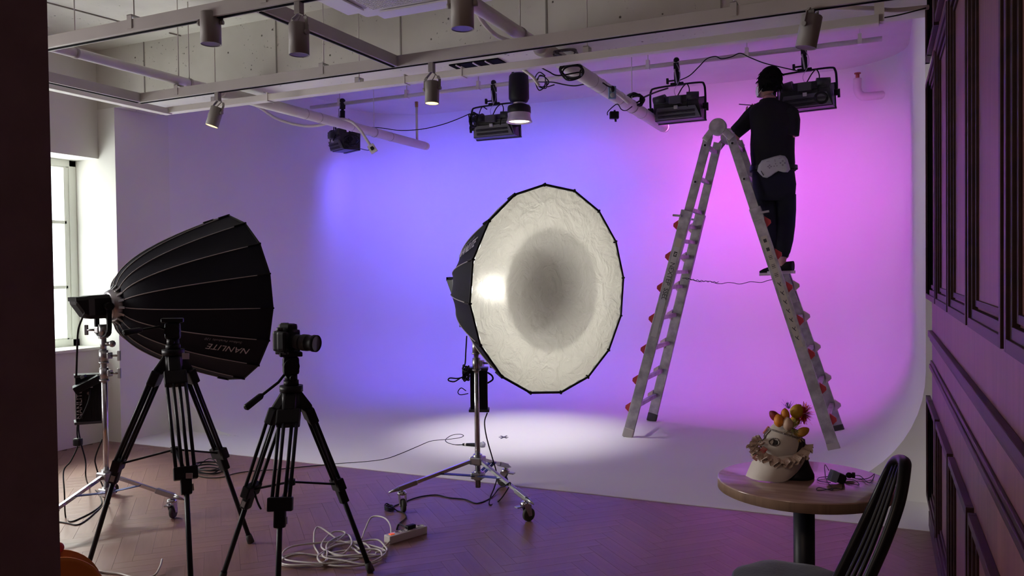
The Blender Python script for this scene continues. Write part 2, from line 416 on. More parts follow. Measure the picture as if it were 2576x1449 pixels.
w2 = bpy.data.objects.new('fill_window', None); COL.objects.link(w2); w2.location = (XF, 1.6, wz0); w2['kind'] = 'structure'  # unseen window, added to let fill daylight in from the left
f = MB()
for yy in (vy0 + .03, 1.6, vy1 - .03): f.box((XF, yy, (wz0 + wz1) / 2), (.06, .05, wz1 - wz0))
for zz in (wz0 + .03, 1.7, wz1 - .03): f.box((XF, 1.6, zz), (.06, vy1 - vy0, .05))
f.build('window_frame', trimw, w2)
# --- ceiling slabs and concrete beam
struct(MB().box((-3.1, 1.6, ZF + .15), (7.8, 7.12, .3)).build('ceiling', conc), 'bare concrete ceiling slab')
cw = mat('white ceiling paint', (0.66, 0.63, 0.62), .8, var=.05, scale=2, bump=.15, bscale=12, spec=.2)
struct(MB().box((-3.1, 7.7, ZR + .15), (7.8, 4.2, .3)).build('ceiling', cw), 'white painted ceiling over the cyclorama')
bm_ = MB().box((-3.1, 5.375, (ZB + ZF) / 2 + .1), (7.0, .45, ZF - ZB + .2)).build('trim_2', conc); struct(bm_, 'raw concrete ceiling beam')
seam = mat('concrete seam', (0.30, 0.28, 0.26), .9)
for px in (362, 492 + 203, 1008, 1375, 1815):                       # shutter board joints on the beam face
    p = Yp(px, 120, YPI); MB().box((p.x, YPI - .002, (ZB + ZF) / 2), (.010, .006, ZF - ZB)).build('board_seam', seam, bm_)
# slab seams of the front ceiling
for x in (-5.35, -3.9):
    pass
vent_m = mat('vent black', (0.006, 0.006, 0.008), .9, spec=0.05)
vt = thing('air_vent', 'black slot vent in the white beam underside above the hanging spotlight', 'vent', Yp(1218, 170, 5.4))
a_, b__ = Yp(1160, 180, 5.42), Yp(1280, 160, 5.42)
MB().box(((a_.x + b__.x) / 2, 5.36, ZB - .004), (abs(b__.x - a_.x), .26, .012)).build('grille', vent_m, vt)
for k in range(1, 4): MB().box((a_.x + (b__.x - a_.x) * k / 4 + (-.04 if k < 2 else 0), 5.36, ZB - .012), (.012, .26, .01)).build('divider', whitepaint, vt)
# --- right: white return beside cyc, then the panelled wood wall
struct(MB().box((0.45, 5.56, 1.85), (0.30, .60, 3.7)).build('wall_right', wallwhite), 'white wall return beside the cyclorama')
wpan = wood('red stained panelling', (0.075, 0.026, 0.026), (0.150, 0.058, 0.052), 2, 0.42, 0.6)
WR = MB().box((XW + .15, 1.86, 1.85), (0.30, 6.8, 3.7)).build('wall_right', wpan); struct(WR, 'red-brown wood panelled wall on the right')
wmould = wood('dark moulding', (0.014, 0.005, 0.006), (0.040, 0.013, 0.014), 1, 0.45, 0.7, spec=.25)
def panel_frame(y0, y1, z0, z1):
    q = MB()
    def ring(o, wdt, x0, x1):
        a, b, c, d = y0 + o, y1 - o, z0 + o, z1 - o
        for (ya, yb, za, zb) in ((a, a + wdt, c, d), (b - wdt, b, c, d), (a + wdt, b - wdt, c, c + wdt), (a + wdt, b - wdt, d - wdt, d)):
            q.box(((x0 + x1) / 2, (ya + yb) / 2, (za + zb) / 2), (abs(x1 - x0), yb - ya, zb - za), None, .0015)
    ring(0, .030, XW, XW - .024); ring(.028, .030, XW, XW - .016); ring(.066, .020, XW, XW - .008)
    return q.build('panel_frame', wmould, WR, local=True)
for k in range(-2, 5):
    y0 = 2.13 + .825 * k
    y1 = y0 + .765
    if y1 > 5.26: y1 = 5.255
    panel_frame(y0, y1, 2.74, 3.58); panel_frame(y0, y1, 1.33, 2.615); panel_frame(y0, y1, .13, .74)
def rail(z0, z1, pr, name='moulding'):
    q = MB(); q.box((XW - pr / 2, 1.86, (z0 + z1) / 2), (pr, 6.8, z1 - z0), None, .003)
    return q.build(name, wmould, WR, local=True)
rail(1.115, 1.15, .022, 'chair_rail'); rail(1.09, 1.115, .012, 'chair_rail'); rail(.955, .975, .010); rail(.93, .955, .016)
struct(MB().box((XW - .010, 1.86, .045), (.020, 6.8, .09), None, .002).box((XW - .006, 1.86, .10), (.012, 6.8, .03), None, .002).build('baseboard_right', wmould))
# --- dark foreground wall end at the left
p = D(127, 724, 1.9)
pil = MB(); pil.box((p.x - .9, p.y - .1, 1.82), (1.8, .22, 3.62), None, .004)
struct(pil.build('wall_front', wallbrown), 'dark plum wall end in the left foreground')

for a, b in (((90, -2), (385, 76)), ((425, 82), (500, 100))):
    a, b = Z(*a, ZF - .002), Z(*b, ZF - .002); MB().bar(a, b, .006, .016, (0, 0, 1)).build('board_seam', seam, bpy.data.objects['ceiling'])
# ============================================================ CEILING TRACKS, PIPES, SPOTS
ZT = 2.85
def track(name, a, b, label, group='square grey lighting tracks', wd=.055, ht=.07):
    a = V(a); b = V(b); t = thing(name, label, 'track', (a + b) / 2, group)
    MB().bar(a + V((0, 0, ht / 2)), b + V((0, 0, ht / 2)), wd, ht, (0, 0, 1), .002).build('channel', trackpaint, t)
    MB().bar(a + V((0, 0, -.001)), b + V((0, 0, -.001)), .018, .006, (0, 0, 1)).build('slot', vent_m, t)
    return t
def hanger(par, p, ztop, plate=True):
    p = V(p); MB().cyl(p + V((0, 0, .09)), V((p.x, p.y, ztop - .002)), .004, n=8).build('rod', whitepaint, par)
    if plate: MB().box(p + V((0, -.0305, .055)), (.035, .004, .075)).box(p + V((0, .0305, .055)), (.035, .004, .075)).box(p + V((0, 0, .092)), (.035, .065, .004)).build('bracket', trackpaint, par)
YT1 = Z(1000, 170, ZT).y; YT2 = Z(1107, 203, ZT).y; YT0 = Z(107, 128, ZT).y
xT1 = Z(357, 260, ZT).x; xc = Z(1000, 172, ZT).x
T1 = track('ceiling_track', (xT1, YT1, ZT), (0.24, YT1, ZT), 'long grey track running just under the concrete beam face')
for px in (425, 945, 1905): q = Z(px, 150 if px > 1000 else 240, ZT); hanger(T1, (q.x, YT1, ZT), ZF)
T0 = track('ceiling_track', (xT1, YT0, ZT), (0.24, YT0, ZT), 'nearest grey track, crossing the top left corner')
for px, py in ((293, 70), (650, 10)): q = Z(px, py, ZT); hanger(T0, (q.x, YT0, ZT), ZF)
TC = track('ceiling_track', (xc, YT0 + .03, ZT), (xc, YT1 - .03, ZT), 'grey cross track sloping from the top edge to the long track')
TL = track('ceiling_track', (xT1, YT0 + .03, ZT), (xT1, YT1 - .03, ZT), 'grey cross track beside the window wall')
xe = Z(2212, 60, ZT).x; xs = Z(412, 287, ZT).x
T2 = thing('conduit_tray', 'pale cable tray under the beam behind the long track', 'tray', ((xs + xe) / 2, YT2, ZT))
MB().bar((xs, YT2, ZT + .035), (xe, YT2, ZT + .025), .07, .048, (0, 0, 1), .003).build('channel', whitepaint, T2)
MB().bar((xs, YT2, ZT + .025), (xs - .0, 1.5, ZT + .025), .07, .048, (0, 0, 1), .003).build('channel', whitepaint, T2)
MB().box((xe, YT2, ZT + .22), (.05, .05, .42)).build('end_post', whitepaint, T2)
for px in (480, 853, 1447): q = Z(px, 260 - (px - 480) * .13, ZT); hanger(T2, (q.x, YT2, ZT), ZF)
for px in (622, 977, 1125): q = Z(px, 260 - (px - 480) * .13, ZT); MB().box((q.x, YT2, ZT + .035), (.008, .078, .066)).build('tie', whitepaint, T2)
# lighting pipe over the cyclorama
YP, ZP = 7.7, 3.50
pa, pb = Yp(782, 262, YP).x, Yp(2219, 95, YP).x
PP = thing('lighting_pipe', 'thin white pipe over the cyclorama carrying the four panel lights', 'pipe', ((pa + pb) / 2, YP, ZP))
MB().cyl((pa, YP, ZP), (pb, YP, ZP), .022, n=14).build('tube', whitepaint, PP)
for px in (853, 1022, 1203, 1630, 1879, 2163):
    x = Yp(px, 150, YP).x; MB().cyl((x, YP, ZP), (x, YP, ZR), .005, n=8).box((x, YP, ZP + .035), (.03, .05, .06)).box((x, YP, ZP), (.035, .052, .052)).build('pipe_clamp', whitepaint, PP)
# two insulated pipes running away from the camera
def run_pipe(x, r1, r2, y_start, label, ye=8.0):
    z = 2.985; t = thing('insulated_pipe', label, 'pipe', (x, 5, z))
    MB().cyl((x, y_start, z), (x, 4.9, z), r1, n=18).build('pipe_section', whitepaint, t)
    MB().cyl((x, 4.88, z - .0), (x, ye, z), r2, n=18).build('pipe_section', whitepaint, t)
    e = MB().cyl((x, ye - .01, z), (x, ye + .06, z), r2 * 1.02, r2 * .9, 18).build('end_cap', whitepaint, t)
    for y in (5.9, 6.1, 6.6, 7.3): MB().lathe([(r2 * 1.0, -.004), (r2 * 1.05, -.002), (r2 * 1.05, .002), (r2 * 1.0, .004)], (x, y, z), (0, 1, 0), 18).build('band', greypaint, t)
    for y in (3.6, 4.55, 7.0):
        MB().cyl((x, y, z + r1), (x, y, ZF if y < 5 else ZR), .004, n=6).build('rod', whitepaint, t); MB().lathe([(r2 * 1.05, -.008), (r2 * 1.1, -.008), (r2 * 1.1, .008), (r2 * 1.05, .008)] if y > 5 else [(r1 * 1.03, -.01), (r1 * 1.12, -.01), (r1 * 1.12, .01), (r1 * 1.03, .01)], (x, y, z), (0, 1, 0), 16).build('clip', greypaint, t)
    return t
x1 = Yp(1070, 372, 8.03).x
run_pipe(x1, .034, .047, 1.0, 'white pipe at the left running away from the camera to a round end cap')
x2 = Yp(1662, 315, 8.03).x
run_pipe(x2, .040, .055, 1.6, 'thick white pipe at the centre, its far end glowing magenta beside a panel light', 8.14)
# vertical sprinkler drop on the left pipe end and the elbow pipe on the cyc wall
q = Yp(1052, 300, 7.9); t = thing('sprinkler_drop', 'thin white vertical pipe with a brass head above the left pipe end', 'pipe', q)
MB().cyl((x1, 7.85, 3.03), (x1, 7.85, 3.40), .014, n=10).build('tube', whitepaint, t); MB().cyl((x1, 7.85, 3.40), (x1, 7.85, 3.46), .018, .02, n=10).build('head', mat('brass', (.35, .2, .08), .4, .8), t)
ql = [Yp(2157, 195, 9.3), Yp(2157, 228, 9.3), Yp(2175, 243, 9.35), Yp(2300, 222, 9.35)]
t = thing('elbow_pipe', 'white elbow pipe with red nozzle against the pink wall, upper right', 'pipe', ql[1])
e0 = V((ql[0].x, 9.35, ql[0].z)); e1 = V((ql[0].x, 9.35, ql[2].z))
MB().tube(spline([e0, e1 + V((0, 0, .08)), e1 + V((.03, 0, .02)), e1 + V((.10, 0, 0)), V((0.18, 9.35, e1.z))], 6), .042, 14).build('tube', whitepaint, t)
MB().cyl(e0 + V((0, 0, 0)), e0 + V((0, 0, .05)), .02, n=10).cyl(e0 + V((0, 0, .05)), e0 + V((0, 0, .06)), .034, n=10).build('nozzle', mat('copper red', (.45, .12, .10), .4, .6), t)
# cylinder spotlights
spot_m = mat('spot housing paint', (0.26, 0.235, 0.23), .55)
def cyl_spot(px, py_top, px_b, py_b, trk_y, r_, label, lit=None, yaw=0):
    top = V((Yp(px, py_top, trk_y).x, trk_y, ZT)); mid = Yp(px_b, py_b, trk_y + .0)
    t = thing('track_spotlight', label, 'spotlight', top, 'cylinder spotlights on the tracks')
    c = mid; ax_top = V((top.x - c.x, 0, 0)) * .35 + V((0, 0, 1)); ax_top.normalize()
    if lit == 'side': ax_top = V((.24, .20, 1)).normalized()
    if label.startswith('large beige'): ax_top = V((.20, 0, 1)).normalized()
    if lit == 'down': ax_top = V((.0, .05, 1)).normalized()
    H = r_ * 1.55
    MB().box(top + V((0, 0, -.03)), (.035, .035, .06), None, .003).build('adapter', spot_m, t)
    body = MB().lathe([(0, H), (r_ * .93, H), (r_, H - .006), (r_, -H), (r_ * .92, -H), (r_ * .92, -H + .035), (0, -H + .036)], c, ax_top, 28).build('housing', spot_m, t)
    em = mat('warm lamp glass', (.9, .7, .3), .4, emit=(1.0, .62, .18), es=3.2) if lit else mat('unlit lamp glass', (.10, .085, .08), .3)
    MB().lathe([(0, -H + .002), (r_ * .915, -H + .002)], c, ax_top, 24).build('lamp_face', em, t)
    x = V((math.cos(yaw), math.sin(yaw), 0)); jp = c + ax_top * (H * .35)
    k = [top + V((0, 0, -.06)), top + V((0, 0, -.07)) + x * r_ * .5, jp + x * (r_ * 1.15) + ax_top * H * .8, jp + x * (r_ * 1.15)]
    yk = MB()
    for sg in (1, -1):
        kk = [top + V((0, 0, -.055)), c + ax_top * (H + .03) + x * sg * r_ * .9, c + ax_top * (H + .012) + x * sg * (r_ + .008), jp + x * sg * (r_ + .008)]
        for a, b in zip(kk[:-1], kk[1:]): yk.bar(a, b, .018, .004, x.cross(V((0, 0, 1))) if abs((b - a).normalized().z) > .8 else None)
    yk.build('yoke', spot_m, t)
    for sg in (1, -1): MB().cyl(jp + x * sg * (r_ + .002), jp + x * sg * (r_ + .018), .012, n=12).build('knob', spot_m, t)
    cable('lead', [top + V((.01, -.01, -.05)), c + ax_top * (H + .045) + x * .02, c + ax_top * H + x * .01 + V((0, -.02, 0))], .003, spot_m, t)
    return t
cyl_spot(530, 10, 530, 72, YT0, .0525, 'unlit beige cylinder spotlight hanging leftmost at the top edge', yaw=.3)
cyl_spot(752, 12, 752, 99, YT0 + .0, .049, 'unlit beige cylinder spotlight hanging left of the air conditioner', yaw=-.2)
cyl_spot(548, 238, 540, 294, YT1, .046, 'small lit cylinder spotlight tilted left, above the left softbox', 'side')
cyl_spot(1086, 163, 1087, 233, YT1, .045, 'lit cylinder spotlight hanging straight under the long track centre', 'down')
cyl_spot(2040, 30, 2035, 80, YT1, .053, 'large beige cylinder spotlight tilted left above the man', yaw=1.2)
cyl_spot(1163, -60, 1163, 28, YT0, .051, 'unlit beige cylinder spotlight cut off by the top edge, right of the air conditioner', yaw=.2)
# air conditioner cassette
cc = Z(922, 46, 3.2); acx, acy = cc.x + .48, cc.y - .48
acm = mat('air conditioner plastic', (.70, .67, .72), .35)
ac = thing('air_conditioner', 'white ceiling cassette air conditioner with mesh grille at the top edge', 'air conditioner', (acx, acy, 3.2))
MB().box((acx, acy, 3.225), (.96, .96, .05), None, .02).build('panel', acm, ac)
MB().box((acx, acy, 3.42), (.84, .84, .34)).build('body', whitepaint, ac)
for dx, dy in ((0, 1), (0, -1), (1, 0), (-1, 0)):
    c = V((acx + dx * .43, acy + dy * .43, 3.19)); x = V((dy, dx, 0)); MB().box(c, (.62 if dy else .10, .62 if dx else .10, .012), (V((1, 0, 0)), V((0, 1, 0)), V((0, 0, 1))), .003).build('louvre', acm, ac)
    if dy == 1 and dx == 0: MB().box((acx - .02, acy + .43 - .10, 3.196), (.1, .008, .004)).build('marking', vent_m, ac)
gr = MB()
for k in range(33):
    o = -.32 + .64 * k / 32
    gr.box((acx + o, acy, 3.19), (.005, .64, .008)); gr.box((acx, acy + o, 3.188), (.64, .005, .008))
g_ = gr.build('grille', acm, ac)
MB().box((acx, acy, 3.199), (.64, .64, .004)).build('grille_backing', mat('grille shadow', (.05, .05, .055), .8), ac)
# flap panels that stick out beside the cassette
MB().box((acx, acy + .52, 3.215), (.80, .10, .012), None, .003).box((acx - .52, acy, 3.215), (.10, .80, .012), None, .003).build('flap', acm, ac)
# ============================================================ PANEL LIGHTS ON THE PIPE
pl_body = mat('panel light body', (.020, .020, .026), .45); pl_fin = mat('panel light back plate', (.13, .13, .15), .5)
def panel_light():
    t = thing('panel_light', '', 'stage light', (0, 0, 0), 'panel lights on the lighting pipe')
    W, Hh = .43, .115
    b = MB()   # wedge housing: wide front facing +Y/down, narrower back
    fr = [(-W / 2, .10, Hh * .9), (W / 2, .10, Hh * .9), (W / 2, .10, -Hh), (-W / 2, .10, -Hh)]
    bk = [(-W * .42, -.09, Hh * .55), (W * .42, -.09, Hh * .55), (W * .47, -.04, -Hh), (-W * .47, -.04, -Hh)]
    b.add(fr + bk, [(0, 1, 2, 3), (7, 6, 5, 4), (0, 4, 5, 1), (1, 5, 6, 2), (2, 6, 7, 3), (3, 7, 4, 0)])
    b.box((0, .10, -Hh), (W + .02, .03, .014)).box((0, .10, Hh * .9), (W + .02, .03, .014)).box((-W / 2, .10, 0), (.014, .03, Hh * 1.95)).box((W / 2, .10, 0), (.014, .03, Hh * 1.95))
    b.build('housing', pl_body, t, True)
    r = MB(); r.tube([(-W * .43, -.055, Hh * .62), (-W * .2, -.075, Hh * .75)], .045, 12).tube([(W * .2, -.075, Hh * .75), (W * .43, -.055, Hh * .72)], .045, 12).box((0, -.07, Hh * .6), (W * .8, .05, .07), None, .01)
    r.build('heat_sink', pl_body, t, True)
    pf = [(-W * .37, -.094, -.005), (W * .37, -.094, -.005), (W * .45, -.058, -Hh * .93), (-W * .45, -.058, -Hh * .93)]
    MB().add([V(q) + V((0, -.006, 0)) for q in pf] + [V(q) + V((0, .01, 0)) for q in pf], [(0, 1, 2, 3), (7, 6, 5, 4), (0, 4, 5, 1), (1, 5, 6, 2), (2, 6, 7, 3), (3, 7, 4, 0)]).build('back_plate', pl_fin, t, True)
    v_ = MB()
    for zz in (-.045, -.052, -.059, -.082, -.090, -.098): v_.box((0, -.099 + (-.045 - zz) * .42 + .0, zz), (W * .72, .006, .003))
    v_.build('vent_slots', black, t, True)
    MB().box((0, -.112, .055), (.10, .06, .075), None, .006).build('driver_box', greyplastic, t, True)
    MB().box((0, -.105, -.01), (.03, .02, .03)).build('safety_tag', mat('tag', (.6, .6, .62), .4), t, True)
    yk = MB(); yk.tube(spline([(-W * .54, .0, 0), (-W * .54, 0, .13), (-W * .52, 0, .19), (-W * .44, 0, .215), (0, 0, .225), (W * .44, 0, .225), (W * .52, 0, .20), (W * .54, 0, .13), (W * .54, 0, 0)], 4), .009, 8)
    yk.build('yoke', blackm, t, True)
    for sg in (1, -1): MB().cyl((sg * W * .49, 0, 0), (sg * W * .58, 0, 0), .028, n=14).box((sg * W * .57, 0, -.01), (.02, .02, .075), None, .004).build('tilt_knob', black, t, True)
    cl = MB(); cl.box((0, 0, .232), (.11, .04, .03), None, .006).cyl((0, 0, .23), (0, 0, .40), .016, n=10).box((0, 0, .30), (.045, .045, .10), None, .008).box((0, 0, .40), (.045, .05, .07), None, .006)
    cl.cyl((-.02, 0, .27), (-.075, 0, .27), .008, n=8).box((-.08, 0, .27), (.02, .03, .055), None, .006).ball((0, 0, .46), (.026, .03, .03), 10)
    cl.build('pipe_clamp', black, t, True)
    cable('safety_cable', [(.0, -.02, .43), (.035, -.05, .33), (.03, -.06, .25), (-.01, -.08, .16), (.0, -.1, .1)], .0025, steel, t, local=True)
    MB().box((-.005, -.035, .30), (.012, .008, .14), (V((1, 0, .12)).normalized(), V((0, 1, 0)), V((-.12, 0, 1)).normalized())).build('safety_clip', steel, t, True)
    cable('power_lead', [(.02, -.1, .10), (.06, -.1, .17), (.09, -.05, .21), (.11, -.06, .15), (.10, -.10, .06), (.10, -.13, -.02)], .005, black, t, local=True)
    fe = mat('diffuser', (.8, .8, .85), .4)
    MB().box((0, .108, 0), (W * .95, .006, Hh * 1.8)).build('front_lens', fe, t, True)
    return t
labs = ['black panel light leftmost on the pipe, turned sideways over the blue wall', 'black panel light second from the left, behind the hanging lit spotlight',
        'black panel light above the ladder, with a coil of cable at its left', 'black panel light at the right, partly behind the man head']
pl0 = panel_light()
for k, ((px, colr, en, sx), lab) in enumerate(zip(CYC, labs)):
    x = Yp(px, 150, YP).x; t = pl0 if k == 0 else dup(pl0)
    t['label'] = lab
    t.location = (x, YP - .0, ZP - .43); sc = 1.13; t.scale = (sc, sc, 1.0 + (.0))
    rz = [-.62, .10, .06, .02][k]; ty = [.06, -.02, -.02, -.03][k]
    t.rotation_euler = (0, ty, rz)
    d = V((-math.sin(rz) * .35 + sx, 1, -.78)).normalized()
    light('panel_light_beam', 'AREA', V((x, YP, ZP - .45)) + V((d.x, d.y, 0)) * .17, d, en, colr, .45, .18, 130)
# hanging lit spot (monolight with reflector)
hx = Yp(1306, 290, 6.85)
ht = thing('hanging_spotlight', 'lit black studio spotlight with silver bowl reflector pointing straight down', 'stage light', (hx.x, 6.85, 2.95))
hb = V((hx.x, 6.85, 0))
silv = mat('silver bowl', (.55, .50, .50), .35, .6)
MB().lathe([(0, 3.36), (.075, 3.36), (.09, 3.34), (.095, 3.25), (.095, 3.13), (.08, 3.10), (.06, 3.095), (0, 3.095)], hb, (0, 0, 1), 28).build('lamp_body', black, ht)
MB().lathe([(.055, 3.095), (.058, 3.07), (0, 3.07)], hb, (0, 0, 1), 20).build('mount_neck', silv, ht)
MB().lathe([(.06, 3.08), (.10, 3.065), (.108, 3.05), (.110, 2.995), (.104, 2.993)], hb, (0, 0, 1), 32).build('reflector_collar', black, ht)
MB().lathe([(.108, 2.998), (.106, 2.965), (.112, 2.935), (.122, 2.918), (.122, 2.912), (.108, 2.912), (.102, 2.94), (.06, 2.975), (.0, 2.98)], hb, (0, 0, 1), 36).build('bowl_reflector', silv, ht)
MB().lathe([(0, 2.925), (.100, 2.925)], hb, (0, 0, 1), 30).build('lamp_glass', mat('bright lamp glass', (1, .95, .8), .4, emit=(1, .86, .62), es=3.0), ht)
MB().tube(spline([hb + V((-.06, 0, 3.32)), hb + V((-.055, 0, 3.42)), hb + V((0, 0, 3.45)), hb + V((.055, 0, 3.42)), hb + V((.06, 0, 3.32))], 4), .012, 8).cyl(hb + V((0, 0, 3.44)), hb + V((0, 0, 3.70)), .012, n=10).box(hb + V((0, 0, 3.5)), (.06, .05, .09), None, .008).build('bracket', blackm, ht)
light('hanging_spot_beam', 'SPOT', (hx.x, 6.85, 2.90), (0, 0, -1), 235, (1, .97, .98), .07, spot_size=math.radians(54), spot_blend=1.0)
# ============================================================ SOFTBOXES
silver_in = mat('silver lining', (.75, .75, .76), .35, .3)
def diffuser_mat():
    m = bpy.data.materials.new('silver white diffuser cloth'); m.use_nodes = True; nt = m.node_tree; L = nt.links.new; b = nt.nodes['Principled BSDF']
    b.inputs['Base Color'].default_value = (.66, .65, .60, 1); b.inputs['Roughness'].default_value = .40; b.inputs['Specular IOR Level'].default_value = .6; b.inputs['Sheen Weight'].default_value = .3
    t = nt.nodes.new('ShaderNodeBsdfTranslucent'); t.inputs[0].default_value = (.80, .78, .72, 1)
    mx = nt.nodes.new('ShaderNodeMixShader'); mx.inputs[0].default_value = .42; L(b.outputs[0], mx.inputs[1]); L(t.outputs[0], mx.inputs[2])
    rf = nt.nodes.new('ShaderNodeBsdfRefraction'); rf.inputs['IOR'].default_value = 1.25; rf.inputs['Roughness'].default_value = .58; m2 = nt.nodes.new('ShaderNodeMixShader'); m2.inputs[0].default_value = .03
    L(mx.outputs[0], m2.inputs[1]); L(rf.outputs[0], m2.inputs[2]); L(m2.outputs[0], nt.nodes['Material Output'].inputs[0])
    tc = nt.nodes.new('ShaderNodeTexCoord')
    n = nt.nodes.new('ShaderNodeTexNoise'); n.inputs['Scale'].default_value = 7; n.inputs['Detail'].default_value = 6; n.inputs['Distortion'].default_value = 2.6; L(tc.outputs['Object'], n.inputs[0])
    v = nt.nodes.new('ShaderNodeTexVoronoi'); v.feature = 'DISTANCE_TO_EDGE'; v.inputs['Scale'].default_value = 5; L(tc.outputs['Object'], v.inputs[0])
    r = nt.nodes.new('ShaderNodeMapRange'); r.inputs[2].default_value = .06; r.inputs[3].default_value = 1; r.inputs[4].default_value = 0; L(v.outputs[0], r.inputs[0])
    a = nt.nodes.new('ShaderNodeMath'); a.operation = 'MULTIPLY_ADD'; a.inputs[1].default_value = .06; L(r.outputs[0], a.inputs[0]); L(n.outputs[0], a.inputs[2])
    bp = nt.nodes.new('ShaderNodeBump'); bp.inputs['Strength'].default_value = .8; bp.inputs['Distance'].default_value = .04; L(a.outputs[0], bp.inputs['Height']); L(bp.outputs[0], b.inputs['Normal']); L(bp.outputs[0], t.inputs['Normal'])
    mp = nt.nodes.new('ShaderNodeMapping'); mp.inputs['Scale'].default_value = (260, 260, 6); L(tc.outputs['Object'], mp.inputs[0]); n3 = nt.nodes.new('ShaderNodeTexNoise'); n3.inputs['Scale'].default_value = 1; L(mp.outputs[0], n3.inputs[0])
    b3 = nt.nodes.new('ShaderNodeBump'); b3.inputs['Strength'].default_value = .8; b3.inputs['Distance'].default_value = .004; L(n3.outputs[0], b3.inputs['Height']); L(b3.outputs[0], rf.inputs['Normal'])
    return m
diff_m = diffuser_mat()
lettering = mat('light grey print', (.62, .60, .62), .5); lettering2 = mat('dim grey print', (.22, .21, .24), .5)
dark_letter = mat('black print', (.03, .028, .035), .5)
def softbox(C, axis, R, L, label, roll=0.0, text_side=None, flip=False):
    C = V(C); a = V(axis).normalized(); B = C - a * L
    t = thing('softbox', label, 'softbox', B, 'parabolic softboxes')
    x, y, _ = frame_of(a); NR = 16
    def rim(k): 
        an = 2 * PI * k / NR + roll; return x * math.cos(an) + y * math.sin(an)
    def rad(s): return .085 + (R - .085) * (s ** .46 * .86 + s * .14)
    NS = 18; SS = [(i / NS) ** 1.6 for i in range(NS + 1)]
    def pt(k, f, s):           # position on panel k, fraction f between ribs, station s
        d0, d1 = rim(k), rim(k + 1); r = rad(s)
        p = B + a * (s * L) + (d0 * (1 - f) + d1 * f) * r
        sag = .045 * math.sin(PI * f) * math.sin(PI * min(1, s * 1.0)) * r * 0.6
        return p - (d0 + d1).normalized() * sag
    for k in range(NR):
        m = MB(); vs = []
        for s in SS:
            for f in (0, .25, .5, .75, 1): vs.append(pt(k, f, s))
        fs = [(i * 5 + j, i * 5 + j + 1, (i + 1) * 5 + j + 1, (i + 1) * 5 + j) for i in range(NS) for j in range(4)]
        m.add(vs, fs, True); pnl = m.build('fabric_panel', blackfab, t)
        MB().add([v - (v - (B + a * ((v - B).dot(a)))).normalized() * .006 for v in vs], fs, True).build('lining', silver_in, pnl)
    for k in range(NR):
        d = rim(k)
        MB().tube([B + a * (s * L) + d * (rad(s) + .003) for s in SS if s < .93], .0032, 6).build('rib_piping', piping, t)
        c = C + d * (R + .004)
        MB().bar(B + a * (L * .90) + d * (rad(.90) + .004), c + a * .008, .010, .020, d, .003).build('corner_pocket', black, t)
    rm = MB(); rm.tube([C + rim(k) * (R + .002) for k in range(NR)], .006, 8, closed=True); rm.build('rim', black, t)
    # diffuser: gently puckered 16-sided cloth
    df = MB(); NA = 96; NRr = 22; vs = []
    for i in range(NRr + 1):
        q = i / NRr
        for k in range(NA):
            an = k / NA * NR; k0 = int(an); f = an - k0
            d = (rim(k0) * (1 - f) + rim(k0 + 1) * f)
            r = R * .985 * q
            wv = .006 * q ** 6 * math.sin(k * PI * 2 * 11 / 24) + .014 * (1 - q * q) * -1
            nz = noise.noise(V((d.x * r * 5, d.y * r * 5, d.z * r * 5))) * .010 * (1 - q ** 4)
            vs.append(C + d * r + a * (wv + nz - .004))
    fs = [(i * NA + k, i * NA + (k + 1) % NA, (i + 1) * NA + (k + 1) % NA, (i + 1) * NA + k) for i in range(NRr) for k in range(NA)]
    df.add(vs, fs, True).build('diffuser', diff_m, t)
    MB().lathe([(0, 0), (R * .41, 0), (R * .42, .004)], C - a * (L * .30), a, 24).build('inner_baffle', mat('inner baffle cloth', (.30, .29, .30), .7), t)
    # speed ring
    MB().lathe([(.075, -.055), (.088, -.055), (.100, -.04), (.104, 0.0), (.100, .03), (.085, .03)], B, a, 32).build('speed_ring', steel, t)
    sr = MB()
    for k in range(NR):
        d = rim(k); sr.bar(B + d * .098 - a * .02, B + d * .125 + a * .006, .016, .012, d, .002)
    sr.build('ring_clips', steel, t, kind='stuff'); 
    return t, B, a, pt, rad, rim
SBL = {}
# left softbox, seen from behind
axL = (RIGHT * .67 + FWD * .74 - DOWN * .05)
CL = D(574, 750, 5.62)
sbL, BL, aL, ptL, radL, rimL = softbox(CL, axL, .575, .76, 'black softbox at the left seen from behind, its face turned away', roll=.10)
axC = (RIGHT * .645 - FWD * .765 + DOWN * .02)
CC = D(1391, 729, 4.68)
sbC, BC, aC, ptC, radC, rimC = softbox(CC, axC, .61, .72, 'open softbox at the centre showing its pale crinkled diffuser', roll=.10)
def print_on(sb, B, a, pt, txts, k, s0, s1, fl, upv, facing):
    pass
def panel_text(sb, C, a, R, Ln, rad, rim, k, body, size, s, f, mtl, sgn, name='lettering', shear=.25):
    B = C - a * Ln; d = (rim(k) * (1 - f) + rim(k + 1) * f); dn = (rim(k) + rim(k + 1)).normalized()
    p = B + a * (s * Ln) + d * rad(s)
    p2 = B + a * ((s + .1) * Ln) + d * rad(s + .1)
    xd = (p2 - p).normalized() * sgn; yd = (rim(k + 1) - rim(k)).normalized() * sgn
    nrm = xd.cross(yd)
    if nrm.dot(dn) < 0: yd = -yd; nrm = -nrm
    text_obj(name, body, size, mtl, p + nrm * .004, xd, yd, sb, shear=shear)
